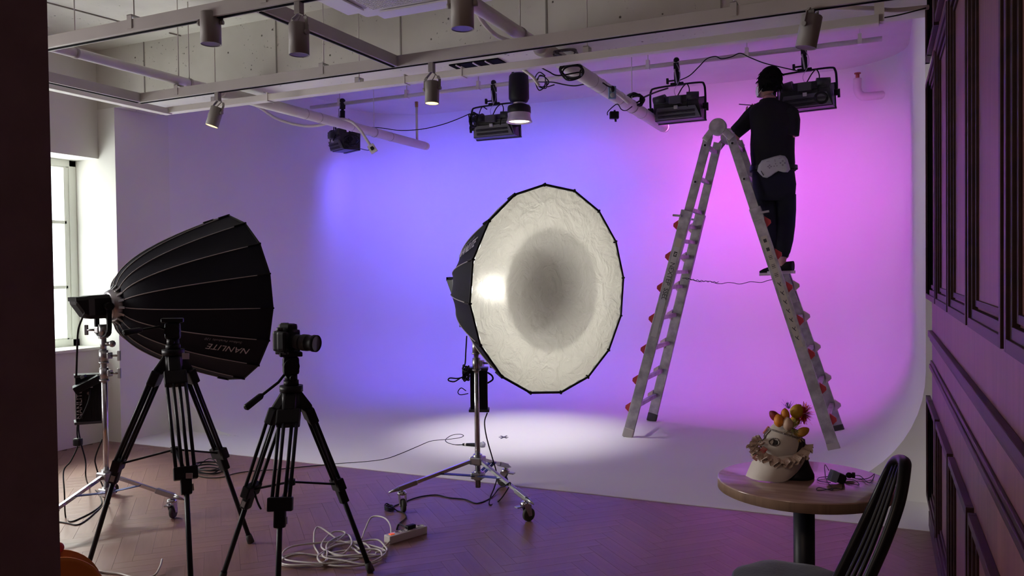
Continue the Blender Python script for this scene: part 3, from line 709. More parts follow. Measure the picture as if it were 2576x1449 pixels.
# choose panels by direction
def best_k(rim, tgt): return max(range(16), key=lambda k: (rim(k) + rim(k + 1)).normalized().dot(tgt))
kL = best_k(rimL, (DOWN * .55 - FWD * .8).normalized())
panel_text(sbL, CL, aL, .575, .76, radL, rimL, kL, 'NANLITE', .066, .72, .50, lettering, -1)
panel_text(sbL, CL, aL, .575, .76, radL, rimL, kL, 'Softbox Parabolic 120', .026, .66, .18, lettering2, -1, 'small_lettering')
kC = best_k(rimC, (-DOWN * .30 - RIGHT * .75 - FWD * .55).normalized())
panel_text(sbC, CC, aC, .61, .72, radC, rimC, kC, 'NANLITE', .085, .66, .48, lettering, 1)
panel_text(sbC, CC, aC, .61, .72, radC, rimC, kC, 'Softbox Parabolic 120', .026, .62, .22, lettering2, 1, 'small_lettering')
# ============================================================ LAMP HEADS + STANDS
def lamp_head(B, a, label, YK=.08, sh=V((0, 0, 0))):
    B = V(B); a = V(a).normalized(); x, y, _ = frame_of(a)   # y points up-ish
    if y.z < 0: x, y = -x, -y
    t = thing('studio_lamp_head', label, 'lamp', B - a * .2, 'studio lamp heads behind the softboxes')
    P = lambda p, q, r: B - a * p + x * q + y * r
    w_ = .068
    m = MB()
    prof = [(.04, -.075, .072), (.17, -.072, .070), (.20, -.06, .066), (.25, .02, .066), (.255, .045, .06)]
    vs = []
    for (p, lo, hi) in prof:
        for (q, r) in ((-w_, lo + .02), (-w_ + .02, lo), (w_ - .02, lo), (w_, lo + .02), (w_, hi - .02), (w_ - .02, hi), (-w_ + .02, hi), (-w_, hi - .02)): vs.append(P(p, q, r))
    fs = [(i * 8 + k, i * 8 + (k + 1) % 8, (i + 1) * 8 + (k + 1) % 8, (i + 1) * 8 + k) for i in range(4) for k in range(8)] + [list(range(8)), list(range(32, 40))]
    m.add(vs, fs).build('housing', black, t)
    for s_ in (1, -1): MB().add([P(.185, s_ * (w_ + .001), -.05), P(.185, s_ * (w_ + .001), .05), P(.15, s_ * (w_ + .001), .05), P(.15, s_ * (w_ + .001), -.05)], [(0, 1, 2, 3)]).build('side_plate', greyplastic, t)
    MB().cyl(P(.05, 0, 0), P(-.0, 0, 0), .074, n=28).build('mount', steel, t)
    yk = MB(); U = [P(.13, s * (w_ + .022), 0) for s in (-1, 1)]
    z = V((0, 0, 1)); xb = (x - z * x.z).normalized()
    c = B - a * YK + sh
    # U yoke across the body, arms straddle it
    arm = spline([c + xb * .095 + z * -.01, c + xb * .095 - z * .13, c + xb * .07 - z * .175, c - z * .19, c - xb * .07 - z * .175, c - xb * .095 - z * .13, c - xb * .095 - z * .01], 5)
    for p0, p1 in zip(arm[:-1], arm[1:]): yk.bar(p0, p1, .03, .011, a.cross(V((0, 0, 1))).cross(p1 - p0) if False else None)
    yk.build('yoke', blackm, t)
    for sg in (1, -1): MB().cyl(c + xb * sg * .07, c + xb * sg * .115, .024, n=14).build('yoke_knob', black, t)
    MB().cyl(c - z * .18, c - z * .30, .018, n=12).cyl(c - z * .235 + RIGHT * .01, c - z * .235 + RIGHT * .05, .014, n=10).ball(c - z * .235 + RIGHT * .055, .022, 10).build('spigot_receiver', steel, t)
    return t, c - z * .19
headL, yokeL = lamp_head(BL, aL, 'black studio lamp head on the rear ring of the left softbox')
headC, yokeC = lamp_head(BC, aC, 'black studio lamp head hidden behind the centre softbox', sh=RIGHT * .035)
def wing(m, p, d, s=1.0):
    d = V(d).normalized(); p = V(p); m.cyl(p, p + d * .05 * s, .007 * s, n=8); u_ = V((0, 0, 1))
    m.bar(p + d * .055 * s - u_ * .032 * s, p + d * .055 * s + u_ * .032 * s, .012 * s, .022 * s, d, .004)
def light_stand(base, top, wheels, label, zbot=.095, zj=.275, zb=.225, zw=.15):
    base = V(base); t = thing('light_stand', label, 'light stand', V((base.x, base.y, 0)), 'chrome wheeled light stands')
    c = lambda z: V((base.x + (top.x - base.x) * z / top.z, base.y + (top.y - base.y) * z / top.z, z))
    MB().cyl(c(zbot), c(1.02), .0175, n=18).build('outer_tube', chrome, t)
    MB().cyl(c(1.02), c(1.20), .0145, n=16).build('middle_tube', chrome, t)
    MB().cyl(c(1.18), c(top.z), .0115, n=14).build('inner_tube', chrome, t)
    for z, dr in ((1.03, RIGHT), (1.19, -RIGHT), (.92, RIGHT)):
        m = MB(); m.cyl(c(z - .045), c(z + .035), .026, n=16).cyl(c(z - .05), c(z - .04), .029, n=16).box(c(z) + dr * .03, (.035, .035, .04), None, .005); wing(m, c(z) + dr * .045, dr + FWD * -.15); m.build('clamp_collar', steel, t)
    MB().box(c(zj), (.085, .085, .05), None, .008).cyl(c(zj - .03), c(zj + .04), .03, n=16).build('leg_collar', steel, t)
    MB().box(c(zb - .05), (.075, .075, .045), None, .008).cyl(c(zb - .08), c(zb - .02), .027, n=16).build('brace_collar', steel, t)
    for wxy in wheels:
        wpt = V((wxy.x, wxy.y, 0)); dr = (wpt - V((base.x, base.y, 0))); dr.z = 0; ln = dr.length; dr.normalize(); sd = V((-dr.y, dr.x, 0))
        ps = c(zj) + dr * .04; pe = wpt + V((0, 0, zw + .0)); 
        MB().bar(ps, pe, .022, .022, None, .003).build('leg', chrome, t)
        MB().bar(pe - (pe - ps).normalized() * .10, pe + (pe - ps).normalized() * .02, .032, .030, None, .003).cyl(pe + (pe - ps).normalized() * .02, pe + (pe - ps).normalized() * .09, .016, .004, 10).build('leg_tip', steel, t)
        mid = ps + (pe - ps) * .48
        for s_ in (-1, 1): MB().bar(c(zb - .05) + sd * s_ * .016 + dr * .03, mid + sd * s_ * .016, .005, .022, sd, .001).build('brace', bluebar, t)
        # castor
        off = dr * .0 + sd * .03
        MB().cyl(wpt + V((0, 0, zw)), wpt + V((0, 0, .118)), .010, n=10).lathe([(0, .128), (.022, .126), (.030, .116), (.030, .108), (0, .104)], wpt, (0, 0, 1), 18).build('castor_stem', chrome, t)
        fk = MB(); wc = wpt + off * .8 + V((0, 0, .042))
        for s_ in (-1, 1):
            fk.prism([wpt + dr * s_ * .019 + sd * -.022 + V((0, 0, .108)), wpt + dr * s_ * .019 + sd * .03 + V((0, 0, .108)), wc + dr * s_ * .019 + sd * .012 + V((0, 0, -.005)), wc + dr * s_ * .019 - sd * .012 + V((0, 0, -.005))], dr * s_ * .003)
        fk.box(wpt + V((0, 0, .107)), (.045, .045, .004)); fk.box(wpt - sd * .045 + V((0, 0, .100)), (.05, .035, .008), (sd, dr, V((0, 0, 1))), .002); fk.cyl(wc - dr * .024, wc + dr * .024, .006, n=8)
        fk.build('castor_fork', steel, t)
        MB().lathe([(0, -.013), (.030, -.013), (.038, -.012), (.042, -.006), (.042, .006), (.038, .012), (.030, .013), (0, .013)], wc, dr, 26).build('wheel', rubber, t)
    return t
wc3 = [Z(1012, 1285), Z(1322, 1313), Z(1272, 1224)]
cb = (wc3[0] + wc3[1] + wc3[2]) / 3
topC = V((yokeC.x, yokeC.y, yokeC.z - .1)); 
pc = D(1203, 1240, (cb - CAM).dot(FWD)); pc = Z(1203, 1215, 0)
pcc = V((cb.x, cb.y, 0)); 
# keep the pole on the line of sight seen in the photograph's bearing of the stand
baseC = V((yokeC.x, yokeC.y, 0))
light_stand(baseC, topC, wc3, 'chrome wheeled light stand carrying the centre softbox')
wL = [Z(432, 1306), Z(292, 1243)]
baseL = V((yokeL.x, yokeL.y, 0))
w3 = baseL * 3 - wL[0] - wL[1]; dd = (w3 - baseL); dd.z = 0; w3 = baseL + dd.normalized() * .47
light_stand(baseL, V((yokeL.x, yokeL.y, yokeL.z - .1)), [wL[0], wL[1], w3], 'chrome wheeled light stand carrying the left softbox')
# power units hanging on the stands
def ballast(c, x, label, w_=.14, h_=.33, d_=.10, strap=True, letter=None, cap=False):
    x = V(x).normalized(); z = V((0, 0, 1)); y = z.cross(x); c = V(c)
    t = thing('power_unit', label, 'power supply', c - z * h_ / 2, 'power units of the studio lamps')
    MB().box(c, (w_, d_, h_), (x, y, z), .006).build('case', black, t)
    MB().box(c + z * (h_ / 2 + .004), (w_ + .012, d_ + .012, .018), (x, y, z), .004).box(c - z * (h_ / 2 + .004), (w_ + .022, d_ + .022, .018), (x, y, z), .004).build('end_cap', greyplastic, t)
    fz = MB()
    for k in range(7): fz.box(c + x * (-w_ / 2 + w_ * (k + 1) / 8) - y * (d_ / 2 + .002), (.004, .006, h_ * .8), (x, y, z))
    fz.build('cooling_fins', black, t)
    if strap: MB().tube(spline([c + x * w_ * .5 + z * h_ * .42, c + x * (w_ * .5 + .03) + z * h_ * .34, c + x * (w_ * .5 + .035) + z * h_ * .24, c + x * w_ * .5 + z * h_ * .15], 5), .006, 8).build('strap', black, t)
    return t, x, y, z
dC = (baseC - CAM).dot(FWD)
tC, _, _, _ = ballast(D(1205, 979, dC + .075), RIGHT, 'black power unit strapped behind the centre stand pole', .115, .27, .08)
cable('plug_lead', [D(1172, 983, dC + .06), D(1160, 976, dC + .05), D(1152, 986, dC + .05), D(1158, 993, dC + .05), D(1178, 990, dC + .06)], .0035, black, tC)
qL = D(222, 1002, 5.16)
tL, xl, yl, zl = ballast(qL, (RIGHT * .85 + FWD * .5), 'black power unit with vertical white lettering hanging on the left stand', .145, .29, .10, False)
text_obj('lettering', 'NANLITE', .045, lettering, qL - xl * .052 - yl * .053 - zl * .03, zl, -xl, tL)
MB().box(qL + xl * .01 - yl * .056 + zl * .085, (.03, .012, .022), (xl, yl, zl), .004).cyl(qL + xl * .0 - yl * .05 + zl * .04, qL - yl * .062 + zl * .04, .010, n=10).build('sockets', steel, tL)
MB().tube([qL + xl * .07 + zl * .06, D(262, 948 + 50, 5.15), D(268, 996, 5.15)], .006, 8).build('strap', black, tL)
cp = thing('battery_plate', 'black angled battery plate above the left power unit', 'battery plate', D(222, 962, 5.16))
pA, pB = D(186, 982, 5.05), D(250, 950, 5.12)
MB().bar(pA, pB, .13, .045, (0, 0, 1), .006).build('plate', black, cp); MB().bar(D(205, 950, 5.08), D(215, 946, 5.08), .03, .02, (0, 0, 1), .002).build('latch', greyplastic, cp)
MB().bar(pB, D(265, 945, 5.16), .03, .03, (0, 0, 1), .003).build('arm', black, cp)
# ============================================================ TRIPODS
def seg2(m, a, b, sd, r, gap):
    for s_ in (-1, 1): m.tube([a + sd * s_ * gap, b + sd * s_ * gap], r, 10)
def tripod(head, hub, legs, label, spreader_c, handle, rs=1.0):
    # legs: (knee point on the ground line, foot, kneefrac)
    t = thing('tripod', label, 'tripod', V((hub.x, hub.y, 0)), 'black video tripods')
    up = V((0, 0, 1))
    MB().cyl(hub - up * .10, hub + up * .0, .045 * rs, n=20).cyl(hub - up * .15, hub - up * .09, .030 * rs, n=16).cyl(hub, hub + up * .03, .055 * rs, n=20).build('bowl', blackm, t)
    knees = []
    for (kn, ft, top) in legs:
        dr = (ft - hub); dr.z = 0; dr.normalize(); sd = V((-dr.y, dr.x, 0)); 
        tp = hub + dr * .062 * rs - up * .03
        MB().bar(hub + dr * .02 - up * .01, tp - up * .06 + dr * .015, .05, .06, sd, .01).build('leg_hinge', black, t)
        st = tp - up * .05 + dr * .01
        rd = (kn - st).normalized().cross(sd)
        for q_, w_ in ((-.043, -.013), (-.016, .013), (.016, -.013), (.043, .013)): MB().tube([st + sd * q_ + rd * w_, kn + sd * q_ * .92 + rd * w_], .0085 * rs, 10).build('upper_leg_tube', blackm, t)
        MB().bar(st - (kn - st).normalized() * -.00, st + (kn - st).normalized() * .08, .108, .045, dr, .008).build('upper_clamp', black, t)
        dk = (ft - kn).normalized()
        MB().bar(kn - dk * .03, kn + dk * .03, .108, .042, dr, .006).bar(kn + dk * .02, kn + dk * .10, .050, .040, dr, .008).build('knee_clamp', black, t)
        MB().bar(kn + dk * .055 + sd * .028, kn + dk * .085 + sd * .030, .006, .02, dr).build('lock_lever', mat('grey lever', (.30, .28, .28), .4), t)
        MB().tube([kn + dk * .02, ft - dk * .03], .0125 * rs, 12).build('lower_leg', blackm, t)
        MB().tube([ft - dk * .055, ft - dk * .03, ft - dk * .005], [.016, .019, .020], 14).build('rubber_foot', rubber, t)
        knees.append(kn)
    return t, knees
def fluid_head(t, hub, panplane, hdl_a, hdl_b, plate_dir):
    up = V((0, 0, 1)); x = V(plate_dir).normalized(); y = up.cross(x)
    MB().cyl(hub + up * .03, hub + up * .055, .036, n=18).cyl(hub + up * .05, hub + up * .085, .030, n=18).build('pan_base', black, t)
    MB().box(hub + up * .125, (.075, .058, .085), (x, y, up), .014).cyl(hub + up * .125 - y * .045, hub + up * .125 + y * .045, .036, n=20).build('tilt_body', black, t)
    MB().box(hub + up * .180, (.105, .060, .022), (x, y, up), .005).build('camera_plate', blackm, t)
    m = MB(); m.cyl(hub + up * .115 + y * .04, hub + up * .115 + y * .075, .014, n=10).ball(hub + up * .115 + y * .078, .018, 10).cyl(hub + up * .07 - y * .03, hub + up * .07 - y * .065, .012, n=10); m.build('lock_knob', black, t)
    d = (hdl_b - hdl_a).normalized()
    MB().tube([hub + up * .12, hdl_a, hdl_a + (hdl_b - hdl_a) * .58], .0065, 10).build('pan_bar', blackm, t)
    q = hdl_a + (hdl_b - hdl_a) * .50
    MB().tube([q, q + (hdl_b - q) * .1, q + (hdl_b - q) * .5, q + (hdl_b - q) * .93, hdl_b], [.010, .015, .0155, .016, .009], 14).build('grip', rubber if False else black, t)
# left tripod (no camera)
h1 = D(436, 893, 4.15)
lg1 = [(D(298, 1168, 4.12), Z(216, 1442), 0), (D(552, 1140, 4.42), Z(632, 1366), 0), (D(467, 1190, 3.80), Z(484, 1545), 0)]
tr1, kn1 = tripod(None, h1, lg1, 'black tripod without camera in front of the left softbox', None, None)
fluid_head(tr1, h1, None, D(400, 822, 4.10), D(310, 838, 3.90), RIGHT + FWD * .3)
# mid spreader
def spreader(t, kn, cen, r=.007):
    for k in kn:
        MB().bar(cen, k, .016, .010, (0, 0, 1), .002).build('spreader_arm', blackm, t)
    MB().cyl(cen - V((0, 0, .015)), cen + V((0, 0, .012)), .022, n=14).build('spreader_hub', black, t)
k_ = (kn1[0] + kn1[1] + kn1[2]) / 3; spreader(tr1, kn1, V((k_.x, k_.y, k_.z + .07)))
badge = mat('silver clamp badge', (.42, .38, .40), .35, .4)
MB().box(D(467, 896, 4.03), (.034, .006, .03), (RIGHT, FWD, -DOWN)).build('clamp_badge', badge, tr1)
MB().box(D(476, 1197, 3.76), (.030, .006, .024), (RIGHT, FWD, -DOWN)).build('clamp_badge', badge, tr1)
# right tripod with camera
h2 = D(733, 985, 3.85)
lg2 = [(D(632, 1232, 3.90), Z(556, 1462), 0), (D(850, 1218, 4.05), Z(934, 1440), 0), (D(705, 1268, 3.50), Z(696, 1590), 0)]
tr2, kn2 = tripod(None, h2, lg2, 'black tripod carrying the camera, left of the centre softbox', None, None)
fluid_head(tr2, h2, None, D(700, 962, 3.80), D(617, 1027, 3.62), RIGHT + FWD * .4)
k_ = (kn2[0] + kn2[1] + kn2[2]) / 3; spreader(tr2, kn2, V((k_.x, k_.y, k_.z + .05)))
MB().tube(spline([D(640, 1235, 3.86), D(648, 1262, 3.86), D(657, 1281, 3.86), D(650, 1270, 3.86), D(641, 1246, 3.86)], 4), .004, 6).build('strap', black, tr2)
# camera
up = V((0, 0, 1)); cx = (RIGHT * .88 - FWD * .36 + V((0, 0, 0))); cx.z = 0; cx.normalize(); cyv = up.cross(cx)   # cx = lens direction
cb_ = h2 + up * .195
cm = thing('dslr_camera', 'black camera with long zoom lens on the right tripod', 'camera', cb_, None)
cbc = cb_ + up * .052 - cx * .0 - RIGHT * .018
m = MB(); m.box(cbc, (.062, .138, .098), (cx, cyv, up), .012).box(cbc - cyv * .055 + cx * .02, (.05, .035, .092), (cx, cyv, up), .012).box(cbc + up * -.052, (.05, .10, .012), (cx, cyv, up), .003)
m.build('body', black, cm)
MB().box(cbc + up * .060 + cx * .008, (.075, .062, .04), (cx, cyv, up), .014).box(cbc + up * .079 - cx * .01, (.03, .025, .008), (cx, cyv, up), .002).build('viewfinder_hump', black, cm)
MB().cyl(cbc + up * .048 - cyv * .05, cbc + up * .064 - cyv * .05, .015, n=16).build('dial', greyplastic, cm)
MB().cyl(cbc + up * .048 + cyv * .05, cbc + up * .062 + cyv * .05, .012, n=16).build('dial', greyplastic, cm)
lz = cbc - up * .004
MB().lathe([(.034, .025), (.036, .05), (.034, .052), (.034, .085), (.038, .09), (.039, .125), (.037, .13), (.037, .15), (.0405, .155), (.0405, .172), (.037, .174), (.036, .168)], lz, cx - up * .05, 32).build('lens_barrel', black, cm)
MB().lathe([(.0385, .093), (.0395, .095), (.0395, .120), (.0385, .122)], lz, cx - up * .05, 32).lathe([(.0345, .056), (.0355, .058), (.0355, .080), (.0345, .082)], lz, cx - up * .05, 32).build('zoom_ring', rubber, cm)
MB().lathe([(0, .171), (.015, .1705), (.036, .168)], lz, cx - up * .05, 28).build('front_glass', mat('lens glass', (.10, .075, .11), .12, coat=.5), cm)
MB().box(cbc - cx * .001 - up * .03, (.066, .09, .07), (cx, cyv, up), .004).build('rear_screen', mat('screen off', (.02, .02, .025), .2), cm)
MB().box(cb_ + up * .004, (.075, .05, .014), (cx, cyv, up), .003).build('quick_plate', black, cm)
# ============================================================ LADDER
ld = thing('folding_ladder', 'paint-splashed aluminium folding ladder standing open on the white floor', 'ladder', (-1.22, 7.45, 0))
LXC = -1.22; ZA = 2.77
def ly(z, near): return (7.05 + .17 * z / ZA) if near else (7.88 - .17 * z / ZA)
def lx(z, sg, off=0.0): return LXC - .075 * z / ZA + sg * (.075 + (.80 - .0) * (ZA - z) / ZA) + off * sg
ladm = alu
for sg, wrd in ((-1, 'left'), (1, 'right')):
    dl = V((lx(0, sg) - lx(ZA, sg), 0, -ZA)).normalized(); nrm = V((dl.z, 0, -dl.x)) * -sg
    for near in (True, False):
        yo = ly(0, near); s_ = -1 if near else 1
        # inner upper rail
        a = V((lx(ZA - .06, sg), ly(ZA, near) - s_ * .022, ZA - .06)); b = V((lx(1.2, sg), ly(1.2, near) - s_ * .022, 1.2))
        MB().bar(a, b, .078, .024, (0, 1, 0), .003).build('upper_rail', ladm, ld)
        # outer lower rail, telescoped over it
        a = V((lx(2.02, sg, .006), ly(2.02, near) + s_ * .006, 2.02)); b = V((lx(.05, sg, .006), ly(.05, near) + s_ * .006, .05))
        MB().bar(a, b, .094, .030, (0, 1, 0), .004).build('lower_rail', ladm, ld)
        fb = V((lx(.0, sg, .006), ly(0, near) + s_ * .006, 0))
        MB().bar(V((lx(.085, sg, .006), ly(.085, near) + s_ * .006, .085)), V((fb.x, fb.y, .0)), .098, .042, (0, 1, 0), .010).build('foot', greypaint if near else rubber, ld)
        # lock collar
        p = V((lx(2.0, sg, .008), ly(2.0, near) + s_ * .006, 2.0)); x_ = V((1, 0, 0))
        MB().bar(p + dl * -.05, p + dl * .07, .10, .045, (0, 1, 0), .006).bar(p + x_ * sg * .03 + V((0, s_ * .03, 0)), p + x_ * sg * .11 + V((0, s_ * .03, .01)), .02, .018, (0, 1, 0), .004).build('lock_collar', ladm, ld)
        # punched holes
        if near:
            for z in (2.62, 2.30): 
                q = V((lx(z, sg), ly(z, near) - .016, z)); MB().box(q, (.030, .006, .030), None, .003).build('rung_end', steel, ld); MB().box(q + V((0, -.002, 0)), (.019, .006, .019)).build('rung_hole', black, ld)
            for z in (.28, .22, .50, .44, .70): 
                q = V((lx(z, sg, .006), ly(z, near) - .0165, z)); MB().cyl(q, q + V((0, -.002, 0)), .005, n=8).build('rivet', whitep, ld)
    for z in [2.62, 2.34, 2.06, 1.78, 1.50]:
        MB().bar(V((lx(z, sg), ly(z, True) + .02, z)), V((lx(z, sg), ly(z, False) - .02, z)), .034, .034, None, .003).build('rung', ladm, ld)
    for z in [1.92, 1.64, 1.36, 1.08, .80, .52, .27]:
        MB().bar(V((lx(z, sg, .022), ly(z, True) + .0, z)), V((lx(z, sg, .022), ly(z, False) + .0, z)), .036, .036, None, .003).build('rung', ladm, ld)
        for near in (True, False):
            s_ = -1 if near else 1
            q = V((lx(z, sg, .045), ly(z, near) - s_ * .012, z)); o = V((0, .022, 0)); 
            MB().prism([q + V((0, -.011, .052)), q + V((sg * .052, -.011, .018)), q + V((sg * .056, -.011, -.008)), q + V((sg * .012, -.011, -.055))], o).build('rung_lug', redp if near else mat('pale lug', (.55, .42, .45), .5), ld)
# hinges
for y in (7.190, 7.760):
    h = V((LXC - .075, y, ZA + .0)); s_ = -1 if y < 7.4 else 1
    MB().lathe([(0, -.03), (.070, -.03), (.076, -.022), (.076, .022), (.070, .03), (0, .03)], h, (0, 1, 0), 32, smooth=False).build('hinge_disc', ladm, ld)
    for sg in (-1, 1):
        MB().bar(h + V((sg * .03, s_ * .02, -.01)), V((lx(2.62, sg), y + s_ * .012, 2.66)), .062, .016, (0, 1, 0), .006).build('hinge_plate', ladm, ld)
# labels on the near rails
sgn_ = -1; dl = V((lx(0, -1) - lx(ZA, -1), 0, -ZA)).normalized()
def rail_pt(z, sg): return V((lx(z, sg, .006), ly(z, True) - .0225, z))
stick = mat('sticker paper', (.42, .38, .30), .6)
MB().bar(rail_pt(1.72, -1), rail_pt(.92, -1), .052, .002, (0, 1, 0)).build('sticker', mat('grey sticker', (.44, .42, .42), .5), ld)
MB().bar(rail_pt(1.80, -1), rail_pt(1.725, -1), .052, .002, (0, 1, 0)).build('sticker', stick, ld)
text_obj('lettering', 'NEXTEP  SSEDA LADDER', .062, dark_letter, rail_pt(1.28, -1) + V((0, -.002, 0)), dl, V((0, 1, 0)).cross(dl) * -1, ld, spacing=.92)
lt = rail_pt(1.66, -1) + V((0, -.002, 0)); MB().box(lt, (.030, .002, .045), (V((-dl.z, 0, dl.x)), V((0, 1, 0)), dl)).build('logo_frame', dark_letter, ld); 
text_obj('logo', 'N', .032, whitep, lt + V((0, -.0018, 0)), dl, V((0, 1, 0)).cross(dl) * -1, ld)
MB().bar(rail_pt(1.80, 1), rail_pt(.86, 1), .050, .002, (0, 1, 0)).build('sticker', stick, ld)
dr_ = V((lx(0, 1) - lx(ZA, 1), 0, -ZA)).normalized()
pic = MB(); random.seed(4)
for k in range(12):
    z = 1.76 - k * .075; c = rail_pt(z, 1) + V((0, -.0015, 0)); xx = V((-dr_.z, 0, dr_.x))
    if k < 2: pic.box(c, (.026, .001, .03), (xx, V((0, 1, 0)), dr_))
    elif k < 5:
        for q in range(4): pic.box(c + dr_ * (q * .014 - .02), (.030, .001, .004 + .002 * (q % 2)), (xx, V((0, 1, 0)), dr_))
    else:
        pic.bar(c - xx * .012 - dr_ * .02, c + xx * .010 + dr_ * .02, .006, .001, (0, 1, 0)); pic.bar(c + xx * .014 - dr_ * .018, c - xx * .004 + dr_ * .004, .005, .001, (0, 1, 0))
pic.build('warning_print', dark_letter, ld, kind='stuff')
wr = thing('tie_wire', 'thin twisted wire tied between the two ladder legs', 'wire', (-1.22, 7.1, 1.33))
A_, B_ = D(1716, 700, 6.98), D(1945, 705, 6.98)
pts = [A_ + (B_ - A_) * (k / 16) + V((0, 0, -.035 * math.sin(PI * k / 16) + .008 * math.sin(k * 1.7))) for k in range(17)]
MB().tube(spline(pts, 3), .003, 6).build('wire', black, wr)
pts = [A_ + (B_ - A_) * (.02 + .38 * k / 26) + V((0, .004 * math.cos(k * 2), -.03 * math.sin(PI * (.02 + .38 * k / 26)) + .006 * math.sin(k * 2))) for k in range(27)]
MB().tube(spline(pts, 2), .0025, 5).build('twist', black, wr)
# thin loose wire on the upper left rail
lw = [D(1783, 362, 7.0), D(1768, 378, 6.98), D(1757, 402, 6.98), D(1762, 408, 6.98), D(1775, 415, 7.0)]
tag(cable('loose_wire', lw, .0016, steel), 'short loose wire loop on the upper left ladder rail', 'wire')

# the centre lamp head is switched on low: a small soft glow inside its box
light('lamp_head_glow', 'POINT', BC + aC * .09 - RIGHT * .06, aC, 14, (1.0, .97, .86), .05)

# the left softbox is switched on and faces away: its lit front throws soft white light on the cyclorama
lL = light('softbox_light', 'AREA', CL + aL * .03, aL - V((0, 0, .3)), 10.5, (1.0, .95, .90), 1.05)
lL.data.shape = 'DISK'
# ============================================================ THE MAN ON THE LADDER
def skin_mesh(pts, edges, sub=2):
    me = bpy.data.meshes.new('s'); me.from_pydata([tuple(p[0]) for p in pts], edges, [])
    o = bpy.data.objects.new('s', me); COL.objects.link(o)
    md = o.modifiers.new('k', 'SKIN'); md.use_smooth_shade = True
    if not me.skin_vertices: pass
    for i, p in enumerate(pts):
        r = p[1]; sv = me.skin_vertices[0].data[i]; sv.radius = r if isinstance(r, tuple) else (r, r); sv.use_root = (i == 0)
    s2 = o.modifiers.new('u', 'SUBSURF'); s2.levels = sub; s2.render_levels = sub
    bpy.context.view_layer.update()
    r = bpy.data.meshes.new_from_object(o.evaluated_get(bpy.context.evaluated_depsgraph_get()))
    bpy.data.objects.remove(o); return r
def from_me(name, me, mtl, parent):
    off = parent.location.copy(); p = parent.parent
    while p: off += p.location; p = p.parent
    for v in me.vertices: v.co = v.co - off
    me.materials.clear(); me.materials.append(mtl)
    for p in me.polygons: p.use_smooth = True
    o = bpy.data.objects.new(name, me); COL.objects.link(o); o.parent = parent; return o
YM = 7.42
def M(px, py, dy=0.0): return Yp(px, py, YM + dy)
skin = mat('skin', (.42, .22, .17), .5, var=.05, scale=20); tee = mat('black tee', (.010, .009, .012), .85, spec=.2, bump=.2, bscale=9)
trou = mat('dark navy trousers', (.012, .012, .022), .85, spec=.2, bump=.25, bscale=8)
man = thing('person', 'person in black t-shirt and dark trousers standing on the ladder, back turned, holding a phone', 'person', (M(1965, 690).x, YM, 1.47))
# body: one continuous figure
LS, LE, LH = M(1898, 280), M(1847, 350, .05), M(1888, 288, .24)
RS, RE, RH = M(1990, 285), M(1988, 352, .02), M(1962, 335, .24)
PV = M(1947, 455)
pts = [(PV, .105), (M(1946, 400), .095), (M(1945, 340), .10), (M(1942, 290), .10), (M(1935, 255), .065), (M(1933, 236, .01), .058),
       (M(1912, 276), .07), (LS, .055), (M(1872, 318, .03), .045), (LE, .038), (LE.lerp(LH, .45), .036), (LE.lerp(LH, .92), .024),
       (M(1975, 280), .07), (RS, .055), (M(1991, 320, .0), .045), (RE, .038), (RE.lerp(RH, .5), .034), (RE.lerp(RH, .92), .024),
       (M(1925, 475), .085), (M(1930, 560, -.03), .062), (M(1944, 610, .0), .052), (M(1953, 660, .02), .036), (M(1948, 680, .05), .030), 
       (M(1968, 475), .085), (M(1976, 560, .0), .062), (M(1974, 610, -.02), .052), (M(1967, 655, -.04), .037), (M(1968, 676, -.03), .036)]
ed = [(0, 1), (1, 2), (2, 3), (3, 4), (4, 5), (3, 6), (6, 7), (7, 8), (8, 9), (9, 10), (10, 11), (3, 12), (12, 13), (13, 14), (14, 15), (15, 16), (16, 17),
      (0, 18), (18, 19), (19, 20), (20, 21), (21, 22), (0, 23), (23, 24), (24, 25), (25, 26), (26, 27)]
body = from_me('body', skin_mesh(pts, ed, 1), skin, man)
def hand(wrist, d, palm_n, curl=.5, side=1):
    d = V(d).normalized(); n = V(palm_n); n = (n - d * n.dot(d)).normalized(); sd = d.cross(n) * side
    ps = [(wrist, (.024, .018)), (wrist + d * .045, (.036, .014)), (wrist + d * .08, (.034, .013))]; es = [(0, 1), (1, 2)]
    me = skin_mesh(ps, es, 2); from_me('hand', me, skin, man)
    for k, (q, ln) in enumerate(((-.028, .062), (-.009, .072), (.010, .068), (.028, .054))):
        b = wrist + d * .078 + sd * q; f = []; dd = d.copy(); p = b - d * .02; f.append((p, .0085)); p = b
        for j in range(3):
            f.append((p, .0085 - j * .0007)); dd = (dd * math.cos(curl * .6) + n * math.sin(curl * .6)).normalized(); n2 = n
            p = p + dd * ln * (.42, .32, .26)[j]
        f.append((p, .0065)); from_me('finger', skin_mesh(f, [(i, i + 1) for i in range(4)], 1), skin, man)
    b = wrist + d * .03 - sd * .03; f = [(b + sd * .012, .010), (b - sd * .012 + d * .015, .010), (b - sd * .028 + d * .038 + n * .008, .009), (b - sd * .028 + d * .062 + n * .02, .0078)]
    from_me('thumb', skin_mesh(f, [(0, 1), (1, 2), (2, 3)], 1), skin, man)
hand(LE.lerp(LH, .90), (LH - LE) + V((-.0, 0, .02)), V((.2, -.6, .3)), .7, 1)
hand(RE.lerp(RH, .92), (RH - RE), V((-.5, .2, -.4)), .9, -1)
ph = tag(MB().box(M(1880, 264, .24), (.085, .150, .009), ((RIGHT * .9 + FWD * .3).normalized(), (FWD * .9 - RIGHT * .3 + V((0, 0, .25))).normalized(), V((0, 0, 1))), .003).build('phone', black), 'black phone held flat in the left hand of the man on the ladder', 'phone')
